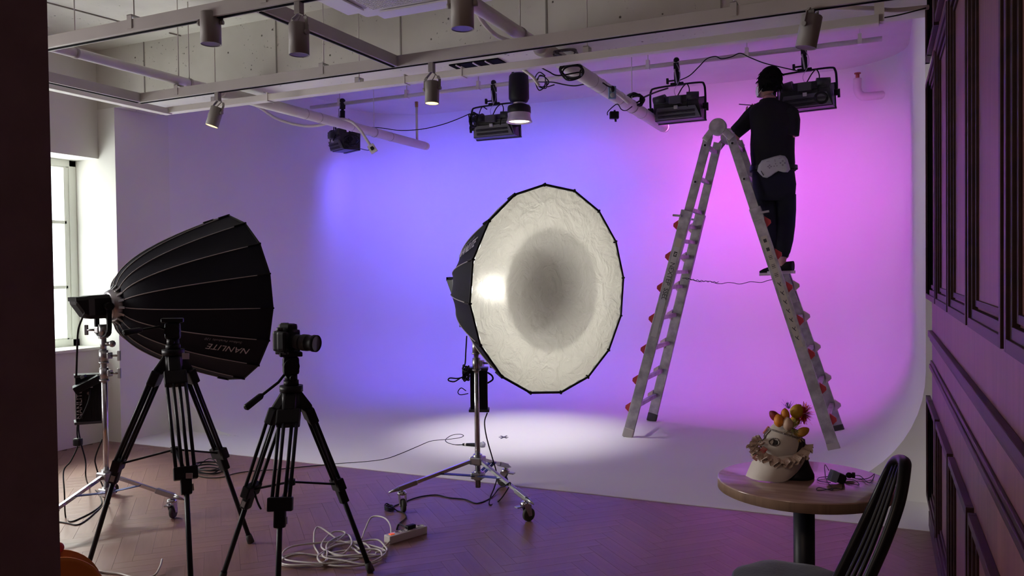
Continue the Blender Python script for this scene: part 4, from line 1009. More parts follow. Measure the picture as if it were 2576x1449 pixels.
# clothes as lofts
sx = (RIGHT * 1.0).copy(); sx.z = 0; sx.normalize(); fy = V((0, 0, 1)).cross(sx)
def loft(m, secs, ax=None, n=20, cap=(True, True), wob=0.0, seed=0):
    vs = []
    for i, (c, rx, ry, *_o) in enumerate(secs):
        x, y = (ax if ax else (sx, fy)); x, y = (_o[0] if _o else (x, y))
        for k in range(n):
            a = 2 * PI * k / n; w = 1 + wob * noise.noise(V((math.cos(a) * 1.5, math.sin(a) * 1.5, i * .55 + seed)))
            ca, sa = math.cos(a), math.sin(a)
            ca = math.copysign(abs(ca) ** .85, ca); sa = math.copysign(abs(sa) ** .85, sa)
            vs.append(V(c) + x * ca * rx * w + y * sa * ry * w)
    m.add(vs, [(i * n + k, i * n + (k + 1) % n, (i + 1) * n + (k + 1) % n, (i + 1) * n + k) for i in range(len(secs) - 1) for k in range(n)], True)
    o = len(m.v) - len(vs)
    if cap[0]: m.f.append([o + k for k in range(n)]); m.s.append(False)
    if cap[1]: m.f.append([o + (len(secs) - 1) * n + k for k in range(n)]); m.s.append(False)
pxm = 1 / 283
sh = MB()
loft(sh, [(M(x, y, .0), hw * pxm, dz) for x, y, hw, dz in
     ((1934, 250, 20, .075), (1935, 256, 24, .085), (1938, 261, 38, .095), (1942, 268, 52, .105), (1945, 280, 58, .118), (1946, 300, 58, .125), (1944, 330, 55, .128), (1941, 360, 53, .124), (1941, 385, 53, .122), (1943, 410, 54, .125), (1944, 424, 55, .130), (1945, 432, 56, .132))], wob=.10, n=28)
def limb_ax(a, b):
    d = (b - a).normalized(); x, y, _ = frame_of(d, fy); return (x, y)
def limb(m, P_, wob=.08, cap=(True, True), n=16):
    secs = []
    for i, (p, r) in enumerate(P_):
        a = P_[max(0, i - 1)][0]; b = P_[min(len(P_) - 1, i + 1)][0]; rr = r if isinstance(r, tuple) else (r, r)
        secs.append((p, rr[0], rr[1], limb_ax(a, b)))
    loft(m, secs, None, n, cap, wob)
limb(sh, [(M(1912, 283), .08), (M(1900, 284, .0), .082), (M(1888, 296, .01), .078), (M(1870, 315, .02), .070), (M(1850, 333, .035), .062)])
limb(sh, [(M(1978, 284), .08), (M(1986, 290, .0), .078), (M(1990, 305, .0), .074), (M(1991, 325, .0), .070), (M(1990, 342, .0), .064)])
sh.build('t_shirt', tee, man)
tr = MB()
loft(tr, [(M(x, y, .0), hw * pxm, dz) for x, y, hw, dz in ((1946, 415, 49, .115), (1947, 440, 52, .125), (1948, 465, 53, .13), (1948, 490, 51, .13), (1948, 506, 49, .12))], wob=.06, n=24)
limb(tr, [(M(1920, 490), .097), (M(1924, 530, -.02), .092), (M(1931, 570, -.03), .083), (M(1940, 605, -.01), .078), (M(1948, 635, .01), .066), (M(1953, 652, .02), .046)], .12)
limb(tr, [(M(1974, 490), .092), (M(1974, 530, .0), .088), (M(1975, 570, .0), .080), (M(1973, 605, -.02), .076), (M(1969, 632, -.03), .062), (M(1967, 647, -.04), .046)], .12)
tr.build('trousers', trou, man)
limbz = MB()
def shoe(heel, toe, w_=.048):
    heel = V(heel); toe = V(toe); d = (toe - heel).normalized(); sd = V((-d.y, d.x, 0)).normalized(); L_ = (toe - heel).length; u_ = V((0, 0, 1))
    out = []
    for (t_, ww) in ((0, .5), (.06, .8), (.3, .82), (.6, 1), (.85, .85), (1, .35)): out.append(heel + d * L_ * t_ + sd * w_ * ww)
    for (t_, ww) in ((1, .35), (.85, .85), (.6, 1), (.3, .82), (.06, .8), (0, .5)): out.append(heel + d * L_ * t_ - sd * w_ * ww)
    so = MB().prism(out, u_ * .026).build('shoe_sole', mat('pale sole', (.50, .42, .44), .6), man)
    m = MB(); secs = [(heel + d * L_ * .04 + u_ * .065, .032, .045), (heel + d * L_ * .25 + u_ * .062, .040, .045), (heel + d * L_ * .5 + u_ * .050, .044, .030), (heel + d * L_ * .78 + u_ * .042, .044, .022), (heel + d * L_ * .97 + u_ * .036, .026, .012)]
    loft(m, [(c, rx, ry, (sd, u_)) for c, rx, ry in secs], None, 14); m.build('shoe', tee, man)
shoe(M(1998, 688, -.06), M(1932, 690, .02)); shoe(M(1962, 692, .10), M(1912, 694, .16))
# head
hc = M(1932, 209, .01); hd = (-RIGHT * .62 + FWD * .75); hd.z = 0; hd.normalize(); hs = V((0, 0, 1)).cross(hd); hu = (V((0, 0, 1)) - hd * .12).normalized()
hm = MB(); hm.ball(hc - hu * .0, (.074, .092, .108), 20, (hs, hd, hu)).ball(hc + hd * .022 - hu * .065, (.052, .062, .055), 16, (hs, hd, hu))
hm.ball(hc + hd * .098 - hu * .022, (.011, .017, .022), 10, (hs, hd, hu))
hm.build('head', skin, man)
for s_ in (-1, 1):
    MB().ball(hc + hs * s_ * .074 - hd * .004 - hu * .028, (.008, .020, .030), 12, (hs, hd, hu)).ball(hc + hs * s_ * .079 - hd * .008 - hu * .020, (.006, .016, .018), 10, (hs, hd, hu)).build('ear', skin, man)
    MB().ball(hc + hs * s_ * .030 + hd * .082 + hu * .002, (.013, .008, .008), 10, (hs, hd, hu)).build('eye', whitep, man)
    MB().ball(hc + hs * s_ * .030 + hd * .088 + hu * .002, (.005, .004, .006), 8, (hs, hd, hu)).build('iris', black, man)
    MB().bar(hc + hs * s_ * .016 + hd * .088 + hu * .022, hc + hs * s_ * .046 + hd * .078 + hu * .024, .006, .006).build('eyebrow', black, man)
mk = MB(); vs = []
for i in range(7):
    for j in range(9):
        a = (j - 4) / 4 * 1.15; z_ = -.028 - i * .014
        rr = .104 - .02 * (i / 6) + (.010 if 1 < i < 5 else 0) * math.cos(a)
        vs.append(hc + hs * math.sin(a) * .079 + hd * (math.cos(a) * rr + .004) + hu * z_)
mk.add(vs, [(i * 9 + j, i * 9 + j + 1, (i + 1) * 9 + j + 1, (i + 1) * 9 + j) for i in range(6) for j in range(8)], True)
for s_ in (-1, 1):
    for zz in (-.03, -.105): mk.tube([hc + hs * s_ * .074 + hd * .04 + hu * zz, hc + hs * s_ * .084 - hd * .012 - hu * (.015 if zz > -.05 else .05)], .0015, 5)
mk.build('face_mask', mat('white mask cloth', (.8, .8, .82), .7), man)
hair = mat('black hair', (.004, .003, .004), .85, bump=.5, bscale=30, spec=.1)
hr = MB(); n = 28; vs = []
for i in range(15):
    t_ = i / 14 * 2.38
    for k in range(n):
        a = 2 * PI * k / n; fr = max(0, (math.cos(a) - .25) / .75); tt_ = t_ * (1 - .40 * fr)         # fringe in front ends higher
        fk = 1 - .16 * fr * min(1, t_); rr = fk + .05 * noise.noise(V((math.cos(a) * 3, math.sin(a) * 3, t_ * 3))) + .015 * math.sin(k * 5)
        vs.append(hc + hu * .012 - hd * .012 + (hs * math.sin(a) * .108 + hd * math.cos(a) * .116) * math.sin(tt_) * rr * (1 - .12 * (max(0, t_ - 1.5))) + hu * .134 * math.cos(tt_))
hr.add(vs, [(i * n + k, (i + 1) * n + k, (i + 1) * n + (k + 1) % n, i * n + (k + 1) % n) for i in range(14) for k in range(n)], True)
for k in range(170):
    a = random.uniform(0, 2 * PI); tt_ = random.uniform(.1, 1.5 if abs(math.sin(a / 2)) < .6 else 2.25); p = hc + hu * .012 - hd * .012 + (hs * math.sin(a) * .106 + hd * math.cos(a) * .114 * (.86 if math.cos(a) > 0 else 1)) * math.sin(tt_) + hu * .132 * math.cos(tt_)
    d = (p - hc).normalized(); dn = (V((0, 0, -1)) + d * .6 + hs * random.uniform(-.4, .4)).normalized(); hr.tube([p - d * .004, p + dn * .02, p + dn * .038 - d * .004], [.006, .004, .0008], 5)
hr.build('hair', hair, man)
# pouch
po = thing('hip_pouch', 'pale gamepad-shaped belt pouch worn at the back of the man on the ladder', 'pouch', M(1946, 420, -.16))
op = [(1906, 430), (1909, 416), (1917, 404), (1932, 399), (1948, 394), (1962, 391), (1974, 393), (1980, 401), (1984, 414), (1987, 426), (1981, 433), (1970, 433), (1958, 430), (1949, 435), (1940, 442), (1930, 447), (1920, 445), (1913, 438)]
pm = mat('pale grey pouch cloth', (.34, .32, .35), .7, bump=.1, bscale=20)
m = MB(); a0 = [M(x, y, -.150) for x, y in op]; cx_, cy_ = 1947, 418
a1 = [M(cx_ + (x - cx_) * 1.03, cy_ + (y - cy_) * 1.03, -.165) for x, y in op]; a2 = [M(cx_ + (x - cx_) * .97, cy_ + (y - cy_) * .97, -.188) for x, y in op]; a3 = [M(cx_ + (x - cx_) * .8, cy_ + (y - cy_) * .8, -.195) for x, y in op]
nn = len(op); m.add(a0 + a1 + a2 + a3, [(i * nn + k, i * nn + (k + 1) % nn, (i + 1) * nn + (k + 1) % nn, (i + 1) * nn + k) for i in range(3) for k in range(nn)] + [list(range(nn)), list(range(3 * nn, 4 * nn))], True)
m.build('pouch_body', pm, po)
pr = MB()
for (cx2, cy2, s_, r_) in ((1936, 419, 3.4, .0085), (1969, 410, 5.0, .0105)):
    for dx, dy in ((0, -1), (0, 1), (-1.1, 0), (1.1, 0)): q = M(cx2 + dx * s_, cy2 + dy * s_, -.196); pr.cyl(q, q + V((0, -.002, 0)), r_ * .75, n=10)
for dx, dy in ((0, -3), (-3.5, 3), (3.5, 2)): q = M(1951 + dx, 415 + dy, -.196); pr.cyl(q, q + V((0, -.002, 0)), .005, n=8)
for (x, y) in ((1932, 406), (1963, 398)): pr.bar(M(x - 4, y + .6, -.196), M(x + 4, y - .8, -.196), .004, .003)
pr.bar(M(1949, 401, -.196), M(1950, 407, -.196), .007, .003)
pr.build('button_print', mat('grey violet print', (.17, .14, .18), .6), po)
MB().tube(spline([M(1910, 433, -.17), M(1914, 430, -.19), M(1918, 437, -.20), M(1921, 441, -.19)], 4), .003, 6).build('zip_pull', black, po)
bl = MB(); loft(bl, [(M(1946, 428, 0), .205, .148), (M(1946, 418, 0), .203, .146)], None, 28, (False, False)); bl.build('belt_strap', black, po)
# ============================================================ ROUND TABLE
tdc = 2.98; TC_ = Z(2022, 1205, .75); TC_ = V((TC_.x, TC_.y, 0))
tb = thing('round_table', 'round wooden cafe table on a black pedestal, by the panelled wall', 'table', TC_)
R_ = .305
def table_mat():
    m = wood('ash table top', (.20, .105, .09), (.44, .30, .26), 0, .16, .55, coat=.35); return m
ttm = table_mat(); edge = wood('table edge wood', (.16, .10, .07), (.27, .18, .12), 2, .45, .8)
MB().lathe([(0, .748), (R_ - .004, .748), (R_, .746), (R_, .743)], TC_, (0, 0, 1), 72).build('table_top', ttm, tb)
MB().lathe([(R_, .744), (R_ + .0005, .712), (R_ - .004, .710), (0, .710)], TC_, (0, 0, 1), 72).build('table_edge', edge, tb)
MB().cyl(TC_ + V((0, 0, .03)), TC_ + V((0, 0, .70)), .0375, n=28).build('pedestal', blackm, tb)
MB().box(TC_ + V((0, 0, .705)), (.26, .26, .008)).build('mounting_plate', blackm, tb)
MB().lathe([(0, 0), (.215, 0), (.22, .008), (.20, .018), (.06, .03), (0, .032)], TC_, (0, 0, 1), 40).build('base', blackm, tb)
# ============================================================ MASK ON ITS FORM
DM = 2.97
mkp = thing('masquerade_mask', 'white feathered carnival mask with lace, flower buds and tinsel on the round table', 'mask', D(1965, 1215, DM))
mkp['label'] = 'white carnival mask with lace, flower buds and tinsel on the round table'
Q = lambda x, y, d=0.0: D(x, y, DM + d)
cream = mat('cream paper', (.60, .55, .50), .65, sheen=.2); maskw = mat('mask white', (.50, .46, .42), .45, var=.05, scale=30); silvertrim = mat('silver braid', (.22, .19, .18), .4, .5, bump=.8, bscale=180)
lace = mat('cream lace', (.50, .38, .32), .8, col2=(.62, .50, .43), scale=60, bump=.6, bscale=160)
# black stand
MB().lathe([(0, 0), (.062, 0), (.062, .012), (.045, .05), (.035, .09), (.03, .14), (0, .14)], V((Q(2004, 1200).x, Q(2004, 1200).y, .749)), (0, 0, 1), 26).build('form_base', black, mkp)
# curved paper bib
top = [Q(1892, 1160, .0), Q(1915, 1150, -.045), Q(1950, 1150, -.075), Q(1990, 1145, -.075), Q(2018, 1143, -.05), Q(2037, 1152, -.01)]
bot = [Q(1876, 1212, .01), Q(1898, 1222, -.045), Q(1935, 1226, -.075), Q(1975, 1213, -.075), Q(2008, 1186, -.05), Q(2036, 1155, -.01)]
for b_ in bot: b_.z = max(b_.z, .7515)
Tt, Bb = spline(top, 5), spline(bot, 5); vs = []; NN = len(Tt)
for j in range(7):
    f = j / 6
    for i in range(NN): vs.append(Tt[i].lerp(Bb[i], f) - FWD * .012 * math.sin(PI * f) * math.sin(PI * i / (NN - 1)))
bib = MB(); fs = [(j * NN + i, j * NN + i + 1, (j + 1) * NN + i + 1, (j + 1) * NN + i) for j in range(6) for i in range(NN - 1)]
bib.add(vs, fs, True); bib.add([v + FWD * .002 for v in vs], fs, True); bib.build('paper_bib', cream, mkp)
# head form and mask
fl_ = (-RIGHT * .93 - FWD * .25 - DOWN * .30).normalized(); sdv = fl_.cross(V((0, 0, 1))).normalized(); upv = sdv.cross(fl_).normalized()
hc2 = Q(1975, 1118, .0)
MB().ball(hc2 + upv * .0, (.058, .072, .070), 20, (sdv, fl_, upv)).cyl(hc2 - upv * .02 - fl_ * .01, Q(2000, 1195, 0), .042, .048, 20).build('head_form', mat('dark head form', (.05, .045, .05), .7), mkp)
mm = MB(); NI, NJ = 22, 26; vs = []
def maskpt(al, be, off=0.0):    # al: sideways -1..1 ; be: vertical -1..1
    a = al * 1.75; b_ = be * .80
    r = .0655 + off; rf = .076 + off
    nose = .030 * math.exp(-((al * 7.0) ** 2)) * math.exp(-((be + .38) * 3.2) ** 2 * (1 if be > -.38 else 3.0))
    brow = .006 * math.exp(-((be - .18) * 6) ** 2) * (1 if abs(al) < .5 else .3)
    eye = -.010 * math.exp(-(((abs(al) - .30) * 6) ** 2 + ((be + .02) * 4.5) ** 2))
    rr = rf + nose + brow + eye
    return hc2 + sdv * math.sin(a) * r * math.cos(b_ * .8) + fl_ * math.cos(a) * math.cos(b_) * rr + upv * math.sin(b_) * .088 + fl_ * .004
for i in range(NI + 1):
    for j in range(NJ + 1): vs.append(maskpt(-1 + 2 * j / NJ, -1 + 2 * i / NI))
fs = []
for i in range(NI):
    for j in range(NJ):
        al = -1 + 2 * (j + .5) / NJ; be = -1 + 2 * (i + .5) / NI
        if ((abs(al) - .30) / .105) ** 2 + ((be + .02) / .13) ** 2 < 1: continue
        fs.append((i * (NJ + 1) + j, i * (NJ + 1) + j + 1, (i + 1) * (NJ + 1) + j + 1, (i + 1) * (NJ + 1) + j))
mm.add(vs, fs, True).build('mask_shell', maskw, mkp)
for s_ in (-1, 1):
    ring = [maskpt(s_ * (.30 + .15 * math.cos(a)), -.02 + .19 * math.sin(a) + .05 * math.cos(a), .002) for a in [2 * PI * k / 28 for k in range(28)]]
    MB().tube(ring, .0026, 6, closed=True).build('eye_trim', silvertrim, mkp)
    MB().ball(maskpt(s_ * .30, -.02, -.010), (.011, .006, .009), 12, (sdv, fl_, upv)).build('eye_hole', mat('black hole', (.004, .004, .004), .9), mkp)
MB().tube([maskpt(-1 + 2 * k / 30, -.98, .002) for k in range(31)], .0042, 6).build('lower_braid', silvertrim, mkp)
MB().tube([maskpt(-1 + 2 * k / 30, .55, .002) for k in range(31)], .0035, 6).build('upper_braid', silvertrim, mkp)
MB().tube([maskpt(.0, .5 - k * .09, .002) for k in range(15)], .0022, 6).tube([maskpt(.12, .6 - k * .05, .003) for k in range(12)], .002, 6).build('nose_braid', silvertrim, mkp)
def ruffle(path, w0, amp, freq, seed, name='lace_ruffle', mtl=None, dirv=None):
    P_ = spline(path, 14); m = MB(); vs = []; dirs = dirv
    for i, p in enumerate(P_):
        t_ = (P_[min(i + 1, len(P_) - 1)] - P_[max(i - 1, 0)]).normalized(); out = (p - hc2); out = (out - t_ * out.dot(t_)).normalized(); sd_ = t_.cross(out)
        for j in range(6):
            f = j / 5; wv = math.sin(i * freq + seed) * amp * f + .004 * noise.noise(p * 60 + V((j, 0, seed))) * f
            edge_ = (.0035 * abs(math.sin(i * 1.9)) if j == 5 else 0)
            vs.append(p + out * (w0 * f + edge_) + sd_ * wv - V((0, 0, 1)) * .008 * f)
    n6 = 6; m.add(vs, [(i * n6 + j, i * n6 + j + 1, (i + 1) * n6 + j + 1, (i + 1) * n6 + j) for i in range(len(P_) - 1) for j in range(5)], True)
    return m.build(name, mtl or lace, mkp)
ruffle([Q(1900, 1112, -.01), Q(1912, 1128, -.04), Q(1935, 1142, -.065), Q(1965, 1150, -.075), Q(1995, 1144, -.07), Q(2016, 1128, -.04), Q(2020, 1112, .0)], .034, .012, .62, 0)
ruffle([Q(1902, 1116, -.0), Q(1916, 1134, -.05), Q(1942, 1150, -.07), Q(1972, 1156, -.08), Q(2000, 1148, -.07), Q(2016, 1134, -.045)], .026, .014, .55, 2)
ruffle([Q(1917, 1106, -.02), Q(1910, 1108, -.03), Q(1905, 1114, -.035), Q(1904, 1124, -.035), Q(1908, 1136, -.03)], .026, .010, .8, 4)
ruffle([Q(1919, 1108, .0), Q(1911, 1112, .0), Q(1908, 1120, .0), Q(1910, 1134, -.005)], .030, .012, .9, 6)
ruffle([Q(1922, 1118, -.045), Q(1915, 1122, -.05), Q(1912, 1132, -.05), Q(1918, 1142, -.05)], .020, .012, .9, 3)
MB().bar(Q(1926, 1126, -.06), Q(1897, 1156, -.045), .020, .004, FWD, .001).bar(Q(1922, 1136, -.062), Q(1903, 1150, -.05), .009, .004, FWD, .001).build('red_ribbon', mat('red ribbon', (.50, .05, .06), .5, col2=(.60, .40, .36), scale=50), mkp)
MB().tube([maskpt(.35, .2 + k * .06, .006) for k in range(9)], .004, 6).build('pink_trim', mat('pink ribbon', (.55, .18, .18), .5), mkp)
def bud(x, y, d, ln, r_, tilt, colr, nm):
    ax_ = (RIGHT * math.sin(tilt) - DOWN * math.cos(tilt)).normalized(); b_ = Q(x, y, d) - ax_ * ln / 2
    u1, v1, _ = frame_of(ax_); mt = mat(nm, colr, .55, var=.25, scale=14)
    prof_ = [(.25, 0), (.7, .12), (.98, .3), (1, .48), (.86, .7), (.55, .88), (.22, .98), (0, 1)]
    for k in range(3):
        m = MB(); vs = []
        for (rr, hh) in prof_:
            for j in range(7):
                a = 2 * PI * k / 3 + (j - 3) / 3 * 1.25; bulge = 1 + .06 * math.cos((j - 3) / 3 * 1.5)
                vs.append(b_ + ax_ * hh * ln * (1 + .02 * k) + (u1 * math.cos(a) + v1 * math.sin(a)) * r_ * rr * bulge)
        m.add(vs, [(i * 7 + j, i * 7 + j + 1, (i + 1) * 7 + j + 1, (i + 1) * 7 + j) for i in range(7) for j in range(6)], True).build('petal', mt, mkp)
px_ = DM / 2017
for (x, y, d, ln, r_, tl, cl, nm) in ((1948, 1046, -.03, 30, 10.5, -.75, (.22, .02, .03), 'dark red petals'), (1959, 1058, -.06, 32, 11.5, -.06, (.62, .22, .02), 'orange petals'), (1975, 1043, -.04, 30, 10.5, .0, (.62, .24, .02), 'orange petals'),
                                      (2004, 1034, -.03, 36, 15, .45, (.50, .28, .02), 'mustard petals'), (1982, 1066, -.075, 32, 12, .03, (.48, .34, .26), 'cream petals'), (2020, 1086, -.06, 32, 10.5, 1.05, (.50, .23, .03), 'amber petals'), (2000, 1058, -.0, 28, 12, .3, (.45, .2, .03), 'mustard petals')):
    bud(x, y, d, ln * px_, r_ * px_, tl, cl, nm)
def tinsel(c, rr, ln, n_, cols, nm, dirb=None, w_=.0008):
    for q, (cn, cl) in enumerate(cols):
        m = MB()
        for k in range(n_):
            d = V((random.gauss(0, 1), random.gauss(0, 1), random.gauss(0, 1))).normalized()
            if dirb is not None: d = (d + dirb * 1.1).normalized()
            p = c + d * rr * random.random() ** .5; e = p + d * ln * random.uniform(.6, 1.2) + V((random.gauss(0, 1), random.gauss(0, 1), random.gauss(0, 1))) * ln * .25
            s_ = frame_of(d)[0] * w_; m.add([p - s_, p + s_, e + s_, e - s_], [(0, 1, 2, 3)])
        o = m.build(nm, mat(cn, cl, .3, .4), mkp); o['kind'] = 'stuff'
tinsel(Q(2019, 1040, .0), .016, .022, 150, (('red tinsel', (.65, .04, .03)), ('orange tinsel', (.8, .14, .04)), ('dark red tinsel', (.3, .01, .02))), 'tinsel_pompom', RIGHT * .5, .0013)
tinsel(Q(1996, 1078, -.05), .024, .012, 110, (('gold tinsel', (.60, .42, .14)), ('green gold tinsel', (.35, .42, .12)), ('pale gold tinsel', (.7, .6, .4))), 'gold_tinsel', None, .0012)
tinsel(Q(2012, 1098, -.05), .014, .010, 60, (('gold tinsel', (.60, .42, .14)), ('pale gold tinsel', (.7, .6, .4))), 'gold_tinsel', None, .0011)
tinsel(Q(1984, 1030, .0), .010, .024, 26, (('blue tinsel', (.12, .18, .6)), ('violet tinsel', (.3, .15, .5))), 'blue_tinsel', -DOWN * .9 - RIGHT * .3, .0008)
# ============================================================ SMALL THINGS ON THE TABLE
bx = thing('power_adapter', 'small blue-grey and black adapter lying on the round table', 'adapter', Z(2103, 1212, .75))
ub = (RIGHT * .95 + DOWN * .3).normalized()
c_ = Z(2104, 1215, .75) + V((0, 0, .022)); xx = RIGHT.copy(); xx.z = 0; xx.normalize(); yy = V((0, 0, 1)).cross(xx)
rot = Matrix.Rotation(.35, 3, yy); ax3 = (rot @ xx, yy, rot @ V((0, 0, 1)))
MB().box(c_ + V((.008, 0, -.002)), (.040, .028, .034), ax3, .004).box(c_ + xx * .022 - V((0, 0, .008)), (.018, .026, .022), ax3, .004).build('body', black, bx)
MB().box(c_ - xx * .012 + V((0, 0, .004)) - yy * .004, (.026, .030, .040), ax3, .003).build('label_side', mat('blue grey plastic', (.20, .24, .36), .4), bx)
pth = [Z(2085, 1190, .752) + V((0, 0, .01)), Z(2075, 1180, .752) + V((0, 0, .016)), Z(2078, 1205, .752), Z(2095, 1232, .752), Z(2060, 1226, .752), Z(2058, 1234, .752), Z(2100, 1228, .752), Z(2118, 1230, .752), Z(2124, 1214, .752), Z(2160, 1220, .752), Z(2150, 1208, .752), Z(2126, 1205, .752)]
cable('lead', pth, .0014, black, bx)
pth = [Z(2056, 1208, .7515), Z(2070, 1200, .7515), Z(2090, 1203, .7515)]; cable('lead', [Z(2090, 1214, .752), Z(2060, 1210, .752), Z(2060, 1202, .752), Z(2088, 1198, .752)], .0014, black, bx)
mc = thing('clip_microphone', 'tiny black clip microphone with a thin lead on the table beside the adapter', 'microphone', Z(2138, 1204, .75))
c_ = Z(2136, 1204, .75) + V((0, 0, .012)); MB().ball(c_, (.012, .010, .011), 12).box(c_ + xx * .016, (.012, .014, .020), None, .003).build('capsule', black, mc)
cable('lead', [c_ + xx * .02, Z(2165, 1198, .752), Z(2180, 1212, .752), Z(2192, 1212, .752), Z(2200, 1195, .752) + V((0, 0, .004)), Z(2190, 1200, .752), Z(2175, 1205, .752), Z(2150, 1204, .752)], .0014, black, mc)
# ============================================================ CHAIR
ch = thing('cafe_chair', 'black hoop-back cafe chair with grey-blue cushion, cut off by the bottom edge', 'chair', V((Z(1992, 1475, .46).x, Z(1992, 1475, .46).y, 0)))
hoopL = [D(2068, 1530, 2.52), D(2112, 1447, 2.55), D(2158, 1352, 2.58), D(2204, 1255, 2.60), D(2238, 1180, 2.57), D(2256, 1156, 2.50), D(2272, 1158, 2.43), D(2276, 1180, 2.38), D(2262, 1262, 2.34), D(2228, 1360, 2.32), D(2190, 1447, 2.31), D(2150, 1540, 2.30)]
hs_ = spline(hoopL, 6)
hp = MB(); hp.tube(hs_, .0145, 10)
# flatten the hoop into a broad bent band
m = MB(); vs = []; inw = (-RIGHT * .8 - FWD * .2); inw.z = 0; inw.normalize()
for i, p in enumerate(hs_):
    t_ = (hs_[min(i + 1, len(hs_) - 1)] - hs_[max(i - 1, 0)]).normalized(); n1 = (inw - t_ * inw.dot(t_)).normalized(); n2 = t_.cross(n1)
    for k in range(12):
        a = 2 * PI * k / 12; vs.append(p + n1 * math.cos(a) * .019 + n2 * math.sin(a) * .013)
m.add(vs, [(i * 12 + k, i * 12 + (k + 1) % 12, (i + 1) * 12 + (k + 1) % 12, (i + 1) * 12 + k) for i in range(len(hs_) - 1) for k in range(12)], True)
chm = mat('black lacquered wood', (.004, .0035, .005), .36, spec=.25)
m.build('backrest_hoop', chm, ch)
tpm = (D(2256, 1156, 2.50) + D(2272, 1158, 2.43)) / 2; b0, b1 = D(2068, 1530, 2.52), D(2150, 1540, 2.30)
for f, tf in ((.30, .30), (.5, .5), (.7, .7)):
    a = b0.lerp(b1, f); b_ = D(2238, 1180, 2.57).lerp(D(2276, 1180, 2.38), tf) + V((0, 0, .012)); mid = a.lerp(b_, .5) + inw * -.012
    sp_ = spline([a, mid, b_], 5); MB().tube(sp_, [.005 + .002 * math.sin(PI * i / (len(sp_) - 1)) for i in range(len(sp_))], 8).build('back_spindle', chm, ch)
sc_ = V((Z(1992, 1478, .455).x, Z(1992, 1478, .455).y, 0))
MB().lathe([(0, .425), (.19, .425), (.205, .432), (.205, .448), (.195, .455), (0, .455)], sc_, (0, 0, 1), 40).build('seat', chm, ch)
cu = MB(); vs = []; nn = 44
for (rr, zz) in ((.0, .492), (.06, .495), (.12, .493), (.165, .487), (.188, .477), (.196, .468), (.188, .458), (.12, .456), (0, .456)):
    for k in range(nn):
        a = 2 * PI * k / nn; w_ = 1 + .015 * math.sin(3 * a) + .01 * math.sin(7 * a); p = sc_ + V((math.cos(a) * rr * w_, math.sin(a) * rr * w_, zz)); p.z += .006 * noise.noise(p * 12) if zz > .46 else 0
        vs.append(p)
cu.add(vs, [(i * nn + k, i * nn + (k + 1) % nn, (i + 1) * nn + (k + 1) % nn, (i + 1) * nn + k) for i in range(8) for k in range(nn)], True)
cu.build('seat_pad', mat('grey blue cushion cloth', (.026, .030, .046), .85, sheen=.15, bump=.2, bscale=120), ch)
for a in (.5, 2.1, 3.6, 5.2):
    d = V((math.cos(a), math.sin(a), 0)); MB().tube([sc_ + d * .14 + V((0, 0, .43)), sc_ + d * .19 + V((0, 0, .2)), sc_ + d * .22], [.017, .015, .011], 12).build('leg', chm, ch)
MB().tube([sc_ + V((math.cos(a) * .185, math.sin(a) * .185, .22)) for a in [2 * PI * k / 40 for k in range(40)]], .009, 8, closed=True).build('stretcher_ring', chm, ch)
# ============================================================ THINGS ON THE FLOOR
whitecab = mat('white cable', (.60, .55, .52), .45)
ps0, ps1 = Z(984, 1368), Z(1068, 1343); dz_ = (ps1 - ps0); dz_.z = 0; L_ = dz_.length; dz_.normalize(); sd = V((-dz_.y, dz_.x, 0))
ps = thing('power_strip', 'white five-socket power strip with orange switch on the wooden floor', 'power strip', (ps0 + ps1) / 2)
pc_ = (ps0 + ps1) / 2 + sd * .02 + V((0, 0, .0225)); MB().box(pc_, (L_ + .03, .058, .045), (dz_, sd, V((0, 0, 1))), .006).build('housing', whitep, ps)
for k in range(5):
    q = pc_ + dz_ * (-L_ * .5 + L_ * (.28 + .165 * k)) + V((0, 0, .0228))
    sk = MB().lathe([(.021, .001), (.0195, .002), (.019, .0005), (0, .0004)], q, (0, 0, 1), 20).build('socket', mat('socket grey', (.42, .36, .36), .5), ps)
    if k < 4: MB().cyl(q + sd * .006 , q + sd * .006 + V((0, 0, .002)), .0025, n=8).build('pin_hole', black, sk); MB().cyl(q - sd * .006, q - sd * .006 + V((0, 0, .002)), .0025, n=8).build('pin_hole', black, sk)
MB().box(pc_ - dz_ * L_ * .42 + V((0, 0, .024)), (.028, .024, .006), (dz_, sd, V((0, 0, 1))), .002).build('switch', mat('orange switch', (.9, .16, .06), .4, emit=(1, .15, .03), es=.35), ps)
pg = pc_ + dz_ * L_ * .14 + V((0, 0, .036))
MB().box(pg, (.06, .032, .022), (dz_, sd, V((0, 0, 1))), .008).build('plug', black, ps); 
# white cable coil
wc_ = [Z(984, 1366), Z(970, 1352), Z(958, 1368), Z(955, 1345), Z(935, 1322), Z(915, 1335), Z(905, 1365), Z(862, 1368), Z(850, 1362)]
random.seed(11)
pts = [Z(982, 1370) + V((0, 0, .02)), Z(962, 1380), Z(955, 1398)]
loopc = [(892, 1400, 78, 26), (880, 1388, 60, 20), (850, 1375, 40, 30), (880, 1410, 90, 22), (770, 1418, 60, 16), (820, 1400, 105, 30), (930, 1385, 45, 18)]
k0 = 0
for (cx2, cy2, rx, ry) in loopc:
    st = random.uniform(0, 6.28)
    for k in range(9):
        a = st + k * .78; j = random.uniform(.85, 1.1); p = Z(cx2 + rx * math.cos(a) * j, cy2 + ry * math.sin(a) * j); p.z = .008 + .010 * random.random() + .004 * (k0 % 3); pts.append(p); k0 += 1
ccoil = cable('white_cable', pts, .0052, whitecab, None, 6, 7); tag(ccoil, 'tangled white extension cable on the floor beside the white power strip', 'cable')
